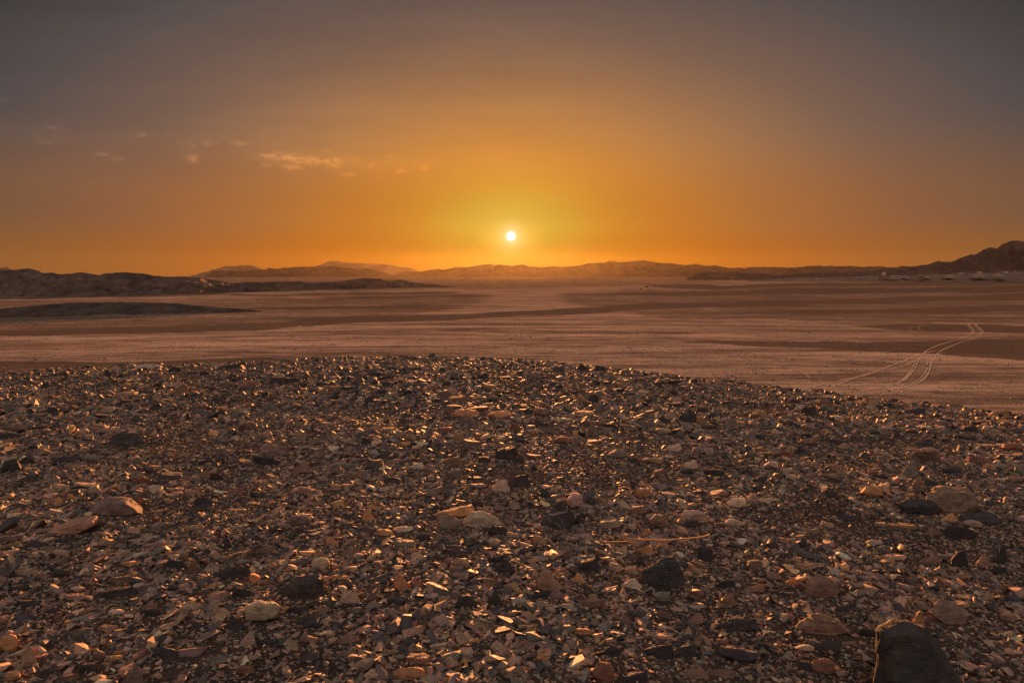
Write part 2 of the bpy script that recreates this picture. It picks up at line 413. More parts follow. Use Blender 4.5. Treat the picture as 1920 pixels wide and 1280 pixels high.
# ------------------------------------------------------------------ tyre ruts on the plain
M_RUT = plain_mat('compacted_sand', (.52, .38, .29), .85, .6, 2.5)
def rut(pts, wid):
    P = []
    c = [np.array(hit(a, b, True)) for a, b in pts]
    n = len(c); m = 90
    # smooth curve through the points
    ts = np.linspace(0, n - 1, m)
    for t in ts:
        i = min(int(t), n - 2); f = t - i
        p0, p1, p2, p3 = c[max(i - 1, 0)], c[i], c[i + 1], c[min(i + 2, n - 1)]
        P.append(.5 * ((2 * p1) + (-p0 + p2) * f + (2 * p0 - 5 * p1 + 4 * p2 - p3) * f * f + (-p0 + 3 * p1 - 3 * p2 + p3) * f ** 3))
    P = np.array(P); d = np.gradient(P, axis=0); nrm = np.stack([d[:, 1], -d[:, 0]], -1); nrm /= np.linalg.norm(nrm, axis=1)[:, None]
    w = wid * .55 * (1 + .35 * fbm(ts * 2.3, ts * 0, 2, 3)) * np.clip(np.minimum(ts, (n - 1) - ts) * 6, .15, 1)
    rows = []
    for k, (s, hgt) in enumerate(((-1, .0), (-.6, .006), (0, .0), (.6, .006), (1, .0))):
        q = P[:, :2] + nrm * (w * s)[:, None]
        z = plain(q[:, 0], q[:, 1]) + .012 + hgt
        rows.append(np.c_[q, z])
    V = np.array(rows).reshape(-1, 3)
    idx = np.arange(len(V)).reshape(5, m)
    f = np.stack([idx[:-1, :-1], idx[:-1, 1:], idx[1:, 1:], idx[1:, :-1]], -1).reshape(-1, 4)
    o = make('wheel_track', V, f, M_RUT, True)
    tag(o, kind='structure')
A1 = [(1830, 603), (1816, 607), (1822, 614), (1826, 621), (1815, 630), (1790, 638), (1765, 645), (1744, 654), (1733, 661), (1722, 676), (1714, 692), (1702, 706), (1686, 718), (1660, 725), (1620, 732), (1560, 737)]
A2 = [(1840, 604), (1829, 607), (1836, 614), (1843, 622), (1832, 632), (1806, 640), (1780, 650), (1762, 659), (1752, 670), (1745, 684), (1742, 697), (1732, 710), (1715, 720), (1684, 729), (1640, 736)]
rut(A1, .17); rut(A2, .17)
rut([(a - 4, b + 1) for a, b in A1[1:5]], .09); rut([(a - 4, b + 1) for a, b in A2[1:5]], .09)
rut([(1716, 678), (1708, 694), (1696, 708), (1680, 719)], .1); rut([(1738, 676), (1738, 692), (1727, 708), (1708, 720)], .1)
rut([(1757, 657), (1728, 663), (1700, 674), (1650, 693), (1600, 708), (1550, 719), (1505, 729)], .22)
rut([(1768, 662), (1740, 668), (1716, 677), (1690, 687), (1640, 699), (1600, 710), (1560, 724)], .18)
rut([(1920, 603), (1880, 606), (1845, 604), (1832, 606)], .1)
rut([(1505, 700), (1515, 704), (1519, 712), (1514, 722)], .08)
rut([(1740, 608), (1716, 612), (1705, 616), (1712, 622), (1728, 626)], .08); rut([(1760, 608), (1728, 611), (1722, 616), (1730, 620)], .08)

# ------------------------------------------------------------------ settlement far across the plain
M_WHITE = plain_mat('whitewash', (.62, .56, .5)); M_MUD = plain_mat('mud_plaster', (.33, .24, .18)); M_HOLE = plain_mat('dark_opening', (.03, .025, .025))
M_SPOIL = hill_mat('pale_spoil', (.26, .19, .15), (.36, .27, .21), 30); M_ORANGE = plain_mat('sunlit_orange', (.7, .3, .06)); M_VEH = plain_mat('dark_paint', (.02, .02, .022), .4)  # orange: the tank's sunlit look put into its base colour
def box(bm, x0, x1, y0, y1, z0, z1):
    r = bmesh.ops.create_cube(bm, size=1)
    for v in r['verts']:
        v.co = Vector((x0 if v.co.x < 0 else x1, y0 if v.co.y < 0 else y1, z0 if v.co.z < 0 else z1))
def spoil(px, row_top, row_base, w, label, D, seed):
    a, b0 = ray(px, row_base); _, bt = ray(px, row_top)
    W = w * D / F; zb, zt = b0 * D, bt * D
    n = 28
    g = np.linspace(-1, 1, n); U, V = np.meshgrid(g, g)
    r = np.sqrt(U ** 2 + V ** 2)
    h = np.clip(1 - r ** 1.6, 0, 1) * (1 + .35 * fbm(U * 2 + seed, V * 2, 3, seed)) * (zt - zb)
    X, Y, Z = U * W / 2, V * W * .4, h - 2.5
    idx = np.arange(n * n).reshape(n, n)
    f = np.stack([idx[:-1, :-1], idx[:-1, 1:], idx[1:, 1:], idx[1:, :-1]], -1).reshape(-1, 4)
    o = make('spoil_heap', np.stack([X, Y, Z + 0], -1).reshape(-1, 3), f, M_SPOIL, True, loc=(a * D, D, zb + .5))
    tag(o, label, 'spoil heap', 'pale spoil heaps along the far settlement')
# pale strip of ground the settlement stands on
hill('pale_terrain', rough([(1400, 526), (1450, 522), (1500, 520), (1600, 518), (1700, 516), (1800, 513), (1920, 510), (2200, 508)], 3, .4, 20), [(1400, 526), (2200, 518)],
     2500, 2780, 2950, hill_mat('pale_terrain_rock', (.15, .11, .09), (.24, .175, .14), 60), 60, .2, 20)
for i, (px, rt, rb, w, lb) in enumerate([(1563, 520, 524, 16, 'pale spoil heap right of the low white shed, widest of the far left heaps'),
    (1548, 520.5, 523.5, 9, 'small pale spoil heap just right of the low white shed'),
    (1588, 520.5, 524, 16, 'low pale spoil heap between two taller heaps on the far plain'),
    (1607, 519, 523.5, 18, 'broad pale spoil heap near the middle of the far settlement'),
    (1631, 518, 523, 16, 'tallest pale spoil heap below the white domed hut'),
    (1644, 519, 522.5, 10, 'small pale spoil heap left of the long open shed'),
    (1698, 516.5, 521, 14, 'pale spoil heap just right of the long open shed'),
    (1736, 516.5, 520.5, 16, 'rough pale spoil heap with a dark wall beside it'),
    (1781, 514.5, 519, 22, 'rounded pale spoil heap below the row of white posts'),
    (1835, 513.5, 517.5, 26, 'wide darker spoil heap below the small white hut'),
    (1872, 512.5, 517, 22, 'spoil heap under the pair of pale buildings')]):
    spoil(px, rt, rb, w, lb, 2620 - 6 * i, 40 + i)
def house(px, row_base, w, h, D, mat, label, cat, holes=(), dome=False, name='hut'):
    a, b = ray(px, row_base); W = w * D / F; H = h * D / F
    e = bpy.data.objects.new(name, None); COL.objects.link(e); e.location = (a * D, D, b * D)
    tag(e, label, cat)
    bm = bmesh.new(); box(bm, -W / 2, W / 2, 0, W * .6, -3, H); from_bm('wall', bm, mat, parent=e)
    bm = bmesh.new(); box(bm, -W / 2 - .4, W / 2 + .4, -.4, W * .6 + .4, H, H + .35); from_bm('roof', bm, mat, parent=e)
    for (x0, x1, z0, z1) in holes:
        bm = bmesh.new(); box(bm, x0 * W, x1 * W, -.08, .3, z0 * H, z1 * H); from_bm('doorway', bm, M_HOLE, parent=e)
    if dome:
        bm = bmesh.new(); bmesh.ops.create_uvsphere(bm, u_segments=16, v_segments=8, radius=W * .3)
        for v in bm.verts: v.co = v.co + Vector((W * .15, W * .3, H + .3))
        from_bm('dome', bm, mat, True, parent=e)
    return e
house(1536, 524, 9, 2.0, 2560, M_WHITE, 'low white shed with a dark opening, leftmost building of the far settlement', 'shed', [(-.1, .45, 0, .75)], name='shed')
house(1658, 514, 5, 2.0, 2700, M_WHITE, 'small white domed hut on the slope above the settlement', 'hut', [(-.3, -.1, 0, .7)], dome=True)
house(1661, 520, 16, 2.6, 2560, M_MUD, 'long mud coloured building left of the open shed', 'building', [(-.4, -.1, .1, .6), (.1, .4, .1, .6)], name='building')
house(1681, 519.6, 17, 2.6, 2550, M_WHITE, 'long open fronted shed with a pale roof and dark inside', 'shed', [(-.45, .45, 0, .6)], name='shed')
house(1730, 520, 14, 2.2, 2545, M_MUD, 'low dark ruin beside the rough spoil heap', 'ruin', [(-.45, .3, 0, .7)], name='ruined_building')
house(1838, 511.6, 6, 2.4, 2700, M_WHITE, 'small white hut standing alone between the posts and the paired buildings', 'hut', [(-.5, -.25, .0, .7)])
house(1878, 511.0, 5, 2.2, 2700, M_MUD, 'smaller mud building of the pair near the right edge', 'building', [(-.2, .2, 0, .6)], name='building')
house(1886.5, 511.2, 7, 2.6, 2690, M_WHITE, 'larger pale building of the pair near the right edge', 'building', [(-.3, -.1, .2, .7), (.15, .3, .2, .7)], name='building')
for i, px in enumerate((1797, 1801, 1804, 1807.5)):
    a, b = ray(px, 513.5); D = 2690
    bm = bmesh.new(); bmesh.ops.create_cone(bm, cap_ends=True, segments=14, radius1=1.7, radius2=1.5, depth=8)
    bmesh.ops.create_cone(bm, cap_ends=True, segments=14, radius1=1.9, radius2=.3, depth=1.0, matrix=__import__('mathutils').Matrix.Translation((0, 0, 4.5)))
    o = from_bm('white_pillar', bm, M_WHITE, loc=(a * D, D, b * D + 1.2))
    tag(o, 'white pillar in the far settlement, %s of the row of four' % ('leftmost', 'second from the left', 'third from the left', 'rightmost')[i], 'pillar', 'row of four white pillars')
a, b = ray(1903, 511.5); D = 2690
e = bpy.data.objects.new('water_tank', None); COL.objects.link(e); e.location = (a * D, D, b * D)
tag(e, 'orange lit tank on a short stand at the far right of the settlement', 'tank')
bm = bmesh.new(); bmesh.ops.create_cone(bm, cap_ends=True, segments=18, radius1=2.3, radius2=2.3, depth=4)
for v in bm.verts: v.co.z += 4.5
from_bm('tank', bm, M_ORANGE, parent=e)
for sx in (-1.4, 1.4):
    for sy in (-1.4, 1.4):
        bm = bmesh.new(); box(bm, sx - .2, sx + .2, sy - .2, sy + .2, -2, 2.5); from_bm('leg', bm, M_HOLE, parent=e)
def shrub(px, row, w, h, label, seed):       # a desert bush: many small twiggy faces round a low centre
    p = hit(px, row, True); D = p.y; W, H = w * D / F, h * D / F
    r = np.random.default_rng(seed); bm = bmesh.new()
    for k in range(260):
        th, rr = r.uniform(0, 6.28), r.uniform(0, 1) ** .6
        c = Vector((math.cos(th) * rr * W / 2, math.sin(th) * rr * W / 2, r.uniform(0, 1) * H * (1 - .55 * rr * rr)))
        d = Vector(r.normal(size=3)).normalized() * W * .09; e2 = Vector(r.normal(size=3)).normalized() * W * .03
        bm.faces.new([bm.verts.new(c - d - e2), bm.verts.new(c + d - e2), bm.verts.new(c + d * .3 + e2)])
    o = from_bm('desert_shrub', bm, M_VEH, loc=p); tag(o, label, 'shrub', 'dark desert shrubs on the far plain')
M_VEH = plain_mat('dark_twigs', (.035, .03, .022), .9)
shrub(1212.5, 539, 6.5, 2.6, 'largest dark shrub on the plain right of the sun', 1)
shrub(1201.5, 542.5, 5, 1.6, 'low dark shrub just left of the largest dark shrub', 2)
shrub(1216, 542, 5, 1.2, 'flat dark shrub just below the largest dark shrub', 3)
shrub(1172, 543, 2.2, 2, 'tiny dark shrub standing alone left of the larger shrubs', 4)
shrub(1365.5, 540.5, 4, 2.2, 'dark shrub on the plain below the dark ridge end', 5)
print('settlement', time.time() - T0)


# ------------------------------------------------------------------ rocks
TINT = dict(d=(.058, .058, .066), g=(.17, .155, .145), b=(.24, .17, .13), t=(.36, .26, .19), p=(.44, .365, .29), m=(.22, .165, .15), r=(.22, .115, .085), o=(.46, .27, .145))  # o: orange tan, with sunlit orange put into some stones' tint
def hull_bm(pts):
    bm = bmesh.new()
    vs = [bm.verts.new(p) for p in pts]
    bmesh.ops.convex_hull(bm, input=vs, use_existing_faces=False)
    bmesh.ops.delete(bm, geom=[v for v in bm.verts if not v.link_faces], context='VERTS')
    bmesh.ops.dissolve_limit(bm, angle_limit=R(7), verts=bm.verts[:], edges=bm.edges[:])
    return bm
def chunk_points(kind, r):                    # unit-size point cloud: x, y in -.5 .. .5, z in 0 .. 1
    P = []
    if kind == 'r':                           # rounded boulder
        for k in range(30):
            v = r.normal(size=3); v /= np.linalg.norm(v) ** .96
            v = np.sign(v) * np.abs(v) ** .85; P.append((v[0] * .5, v[1] * .5, .5 + v[2] * .5))
    elif kind == 'w':                         # wedge: ridge or point over an irregular base
        n = r.integers(5, 8); ax = r.uniform(-.25, .25)
        for k in range(n):
            a = 6.283 * (k + r.uniform(-.3, .3)) / n; P.append((math.cos(a) * .5, math.sin(a) * .5, r.uniform(0, .25)))
        P += [(ax, r.uniform(-.1, .2), 1), (ax + r.uniform(.08, .25), r.uniform(0, .3), r.uniform(.7, .95)), (ax - .1, r.uniform(-.3, 0), r.uniform(.5, .8))]
    elif kind == 's':                         # upright shard
        for k, (x, z) in enumerate([(-.5, 0), (.5, 0), (.5, .4), (.2, 1), (-.1, .9), (-.45, .5)]):
            x += r.uniform(-.08, .08); P += [(x, -.5 + r.uniform(0, .2), z * r.uniform(.9, 1)), (x * .9, .5 - r.uniform(0, .2), z * r.uniform(.85, 1))]
    else:                                     # f flat slab, b block, l long bar
        n = {'f': r.integers(5, 9), 'b': r.integers(4, 7), 'l': r.integers(5, 7)}[kind]
        tx, ty = r.uniform(-.22, .22), r.uniform(-.25, .1); tap = {'f': r.uniform(.75, 1.0), 'b': r.uniform(.6, .92), 'l': r.uniform(.6, .9)}[kind]
        for k in range(n):
            a = 6.283 * (k + r.uniform(-.33, .33)) / n; q = r.uniform(.85, 1.15); c, s = math.cos(a), math.sin(a)
            e = .62 if kind == 'b' else .8
            x, y = np.sign(c) * abs(c) ** e * .5 * q, np.sign(s) * abs(s) ** e * .5 * q
            P.append((x, y, r.uniform(0, .3)))
            j = r.uniform(.85, 1.05)
            P.append((x * tap * j, y * tap * j, .85 + tx * x * 2 + ty * y * 2 + r.uniform(-.06, .1)))
            if kind != 'f' and r.uniform() < .4: P.append((x * 1.04, y * 1.04, r.uniform(.35, .6)))
    P = np.array(P, float)
    lo, hi = P.min(0), P.max(0)
    P = (P - lo) / (hi - lo); P[:, :2] -= .5
    return P
def refine(bm, size, cuts, seed, rough_=1.0, layered=False):
    big = max(size)
    bmesh.ops.bevel(bm, geom=bm.edges[:], offset=.012 * min(size) + .003 * big, segments=1, affect='EDGES', profile=.6)
    bmesh.ops.triangulate(bm, faces=bm.faces[:])
    if cuts:
        target = big / cuts
        for it in range(7):
            ed = [e for e in bm.edges if e.calc_length() > target]
            if not ed: break
            bmesh.ops.subdivide_edges(bm, edges=ed, cuts=1)
            bmesh.ops.triangulate(bm, faces=[f for f in bm.faces if len(f.verts) > 3])
        bm.normal_update()
        o = Vector((seed * 3.1, seed * 1.7, seed * .9))
        k1, k2 = 2.2 / big, 7.0 / big
        for v in bm.verts:
            p = v.co
            n = mn.fractal(p * k1 + o, 1.0, 2.0, 3) * .030 * big
            c = mn.fractal(p * k2 + o, .9, 2.1, 4) * .020 * big
            chip = mn.cell(p * (4.5 / big) + o) * .014 * big
            if layered: c += (mn.noise(Vector((p.x * .8, p.y * .8, p.z * 26 / big * 1.0)) + o)) * .022 * big
            v.co = p + v.normal * ((n + c + chip) * rough_ * (.5 + .5 * min(1, min(size) / big * 1.6)))
    for f in bm.faces: f.smooth = big > .1 and bool(cuts)
    return bm
FOOT = []
ROCKS = []                                    # every single rock: object, screen place, what it looks like
NAMES = dict(f='flat_stone', b='rock', l='long_stone', r='boulder', w='wedge_rock', s='stone_shard')
GROUP = 'larger rocks scattered over the stony ridge'
def put_rock(px, base, w, h, kind, tone, label=None, mat=None, seed=None, yaw=0, short=None):
    seed = seed if seed is not None else len(ROCKS) + 1
    r = np.random.default_rng(seed * 17 + 3)
    p = hit(px, min(base, 1330))
    d = p.y; W = w * d / F
    dep, hh = -slope(base), h * d / F
    dr = {'f': .75, 'b': .75, 'l': .42, 'r': .8, 'w': .8, 's': .3}[kind] * (.9 + .2 * r.uniform())
    D = W * dr
    mn_h = {'f': .32, 'b': .62, 'l': .5, 'r': .66, 'w': .75, 's': .95}[kind]
    D = min(D, hh * (1 - mn_h) / max(dep, .1))
    D = max(D, .35 * W if kind != 's' else .2 * W)
    H = (1.12 if kind in 'fl' else 1.25) * max(hh - D * dep * .9, mn_h * hh * .8)
    sink = .14 * H
    P = chunk_points(kind, r) * np.array([W * 1.10, D, H + sink])
    bm = hull_bm([Vector(q) for q in P])
    cuts = int(np.clip(w * .42, 6, 34))
    refine(bm, (W, D, H + sink), cuts, seed, 1.0, kind in 'fl' and r.uniform() < .6)
    c = p + Vector((0, D * .5, 0)); c.z = float(ground(c.x, c.y)) - sink
    c.z = min(c.z, p.z - sink + .01)
    o = from_bm(NAMES[kind], bm, mat or M_ROCK, w > 26, loc=c)
    o.rotation_euler = (r.normal() * .05, r.normal() * .07, yaw)
    colour(o, tone, r)
    FOOT.append((c.x, c.y, W * .5, D * .5))
    ROCKS.append(dict(o=o, px=px, py=base - h / 2, w=w, h=h, kind=kind, tone=tone, label=label, short=short)); return o
def colour(o, tone, r, var=.16):
    me = o.data
    t = np.array(TINT[tone]) * (1 + r.normal() * var) * (1 + r.normal(size=3) * .04)
    t = np.clip(t * np.array([1.03, .97, .92]), .02, .7)
    a = me.attributes.new('tint', 'FLOAT_COLOR', 'POINT')
    a.data.foreach_set('color', np.tile(np.r_[t, 1], (len(me.vertices), 1)).astype(np.float32).ravel())
def traced(name, pts, base, tone, label, short, mat=None, rough_=1.0, seed=1, layered=False, sink=.02):
    """pts: (px, py, depth); depth in widths behind the front line"""
    P = np.array([q if len(q) == 3 else (*q, 0) for q in pts], float)
    w = P[:, 0].max() - P[:, 0].min(); h = P[:, 1].max() - P[:, 1].min()
    cx = (P[:, 0].max() + P[:, 0].min()) / 2
    b = hit(cx, min(base, 1330)); W = w * b.y / F
    y0 = b.y + .22 * W
    V = []
    flat = all(len(q) == 2 for q in pts)
    cen = P.mean(0)
    for q in P:
        def w3(px, py, dy):
            a, c = ray(px, py); return Vector((a * dy, dy, c * dy))
        v = w3(q[0], q[1], y0 + q[2] * W); V.append(v)
        if flat:
            f = w3(cen[0] + (q[0] - cen[0]) * .72, cen[1] + 2 + (q[1] - cen[1]) * .62 + h * .08, y0 - .22 * W); V.append(f)
            k = w3(cen[0] + (q[0] - cen[0]) * .8, cen[1] + (q[1] - cen[1]) * .8, y0 + .3 * W); V.append(Vector((k.x, k.y, min(k.z, v.z))))
    lo = [v for v in V if v.z < np.percentile([v.z for v in V], 45)]
    gz = float(ground(b.x, y0)) - sink
    V += [Vector((v.x * .99, v.y, min(v.z, gz))) for v in lo]
    c = Vector((b.x, y0, gz))
    bm = hull_bm([v - c for v in V])
    xs = [v.co for v in bm.verts]
    size = tuple(max(v[i] for v in xs) - min(v[i] for v in xs) for i in range(3))
    refine(bm, size, int(np.clip(w * .42, 10, 46)), seed, rough_, layered)
    o = from_bm(name, bm, mat or M_ROCK, True, loc=c)
    colour(o, tone, np.random.default_rng(seed), .03)
    FOOT.append((c.x, c.y, W * .5, W * .3))
    ROCKS.append(dict(o=o, px=cx, py=P[:, 1].mean(), w=w, h=h, kind='t', tone=tone, label=label, short=short)); return o

traced('wedge_rock', [(1014, 978, 0), (1018, 986, -.04), (1046, 939, .10), (1027, 992, -.14), (1058, 990, -.14), (1059, 960, -.02), (1076, 977, -.08), (1051, 937, .24), (1066, 950, .36), (1074, 961, .38), (1080, 972, .3), (1078, 985, .1), (1030, 972, .45)], 991, 'd',
       'dark pyramid shaped rock crossed by thin white veins', 'the white veined pyramid rock', M_VEIN, .45, 1)
traced('rock', [(1648, 1178, 0), (1672, 1163, .1), (1700, 1166, .02), (1735, 1174, .1), (1646, 1270, -.05), (1652, 1320, -.1), (1812, 1290, 0), (1800, 1330, -.1), (1700, 1335, -.25), (1656, 1188, -.1),
       (1732, 1190, -.08), (1745, 1225, -.12), (1752, 1215, .05), (1672, 1166, .42), (1732, 1172, .4), (1795, 1278, .35), (1662, 1250, .45)], 1325, 'd',
       'largest dark block of stone at the bottom right corner', 'the largest dark block', None, .6, 2)
traced('rock', [(1206, 1068, 0), (1245, 1042, .05), (1263, 1041, .1), (1284, 1080, .12), (1282, 1100, 0), (1213, 1101, -.1), (1262, 1106, -.18), (1203, 1085, 0), (1212, 1070, -.1), (1258, 1050, -.1),
       (1232, 1060, .4), (1264, 1046, .4), (1282, 1088, .4)], 1104, 'd', 'dark speckled pointed block with a lit sloping edge below the dry twig', 'the dark speckled block', M_SPECK, .7, 3)
traced('boulder', [(1736, 922, .1), (1762, 912, .15), (1812, 911, .15), (1832, 935, .1), (1837, 955, 0), (1800, 966, -.1), (1770, 955, 0), (1738, 938, 0), (1778, 924, -.14), (1812, 921, -.14), (1827, 946, -.16), (1795, 962, -.2),
       (1762, 914, .45), (1812, 914, .45), (1828, 945, .5)], 964, 'b', 'biggest rounded grey brown boulder near the right edge', 'the biggest rounded boulder', M_SPECK, 1.1, 4)
traced('boulder', [(161, 962), (172, 946), (203, 929), (243, 932), (262, 945), (278, 960), (240, 967), (180, 967)], 968, 'm', 'large smooth mauve brown boulder with a cracked top on the left', 'the cracked mauve boulder', None, .6, 5)
traced('flat_stone', [(76, 999), (148, 970), (184, 964), (188, 975), (152, 993), (110, 1002)], 1002, 't', 'long tapering grey tan slab in front of the cracked mauve boulder', 'the long tapering slab', None, .5, 6, True)
traced('boulder', [(518, 1116, 0), (524, 1104, 0), (556, 1080, .15), (598, 1073, .2), (607, 1082, .15), (604, 1110, 0), (577, 1124, -.1), (540, 1126, -.08), (548, 1092, 0), (575, 1092, -.1), (600, 1086, -.02), (560, 1084, .4), (602, 1078, .45)], 1125, 'd',
       'big dark boulder with a flat orange lit top left of centre', 'the big dark flat topped boulder', M_SPECK, .6, 7)
traced('stone_shard', [(295, 1226, 0), (318, 1219, .1), (360, 1214, .1), (394, 1210, .05), (352, 1241, -.1), (320, 1238, -.05), (340, 1220, .3)], 1241, 'm', 'sharp pointed slab leaning up like a beak at bottom left', 'the beak shaped slab', None, .35, 8)
traced('stone_shard', [(747, 1070, .1), (739, 1096, 0), (750, 1108, -.2), (765, 1103, 0), (764, 1092, .05), (754, 1086, -.1), (750, 1090, .5)], 1108, 'o', 'small upright orange shard glowing in the sun below the flat slabs', 'the upright orange shard', None, .3, 9)
traced('boulder', [(1508, 1096, 0), (1516, 1083, .05), (1536, 1075, .1), (1556, 1083, .1), (1578, 1104, .05), (1566, 1118, -.05), (1540, 1123, -.15), (1516, 1112, -.05), (1545, 1090, -.12), (1540, 1084, .5), (1570, 1104, .45)], 1122, 'b', 'faceted reddish brown boulder right of the dark speckled block', 'the faceted brown boulder', None, .6, 10)
traced('rock', [(1745, 1141, 0), (1762, 1121, .1), (1790, 1128, .2), (1817, 1146, .2), (1811, 1170, 0), (1790, 1176, -.1), (1750, 1152, -.05), (1768, 1132, 0), (1814, 1156, 0), (1800, 1140, .4)], 1174, 'm', 'tilted grey brown slab block above the largest dark block', 'the tilted grey brown block', None, .5, 11, True)
traced('boulder', [(1488, 1180, 0), (1520, 1149, .15), (1552, 1152, .1), (1582, 1168, .1), (1599, 1190, 0), (1560, 1199, -.12), (1510, 1190, -.05), (1530, 1165, -.02), (1560, 1162, -.05), (1535, 1156, .45), (1585, 1180, .35)], 1197, 'b', 'broad dark brown boulder with a sunlit crumpled top left of the largest block', 'the broad crumpled boulder', None, 1.3, 12, True)
traced('wedge_rock', [(818, 968, 0), (822, 962, .05), (835, 960, .1), (867, 976, .1), (864, 980, 0), (846, 990, -.1), (832, 994, -.15), (819, 980, -.03), (845, 966, .3)], 993, 'b', 'brown pointed block lying against the long layered slab', 'the brown pointed block', None, .4, 13)
traced('long_stone', [(799, 970, 0), (815, 962, .1), (888, 947, .15), (890, 955, .05), (878, 964, 0), (846, 974, -.05), (802, 974, -.02), (850, 950, .3)], 974, 'o', 'long layered slab with a bright orange sunlit edge', 'the long layered slab', None, .5, 14, True)
traced('boulder', [(866, 985), (870, 972), (882, 960), (905, 957), (925, 966), (948, 981), (930, 986), (895, 990)], 989, 'p', 'pinkish grey ridged boulder right of the brown pointed block', 'the pinkish ridged boulder', None, .9, 15)
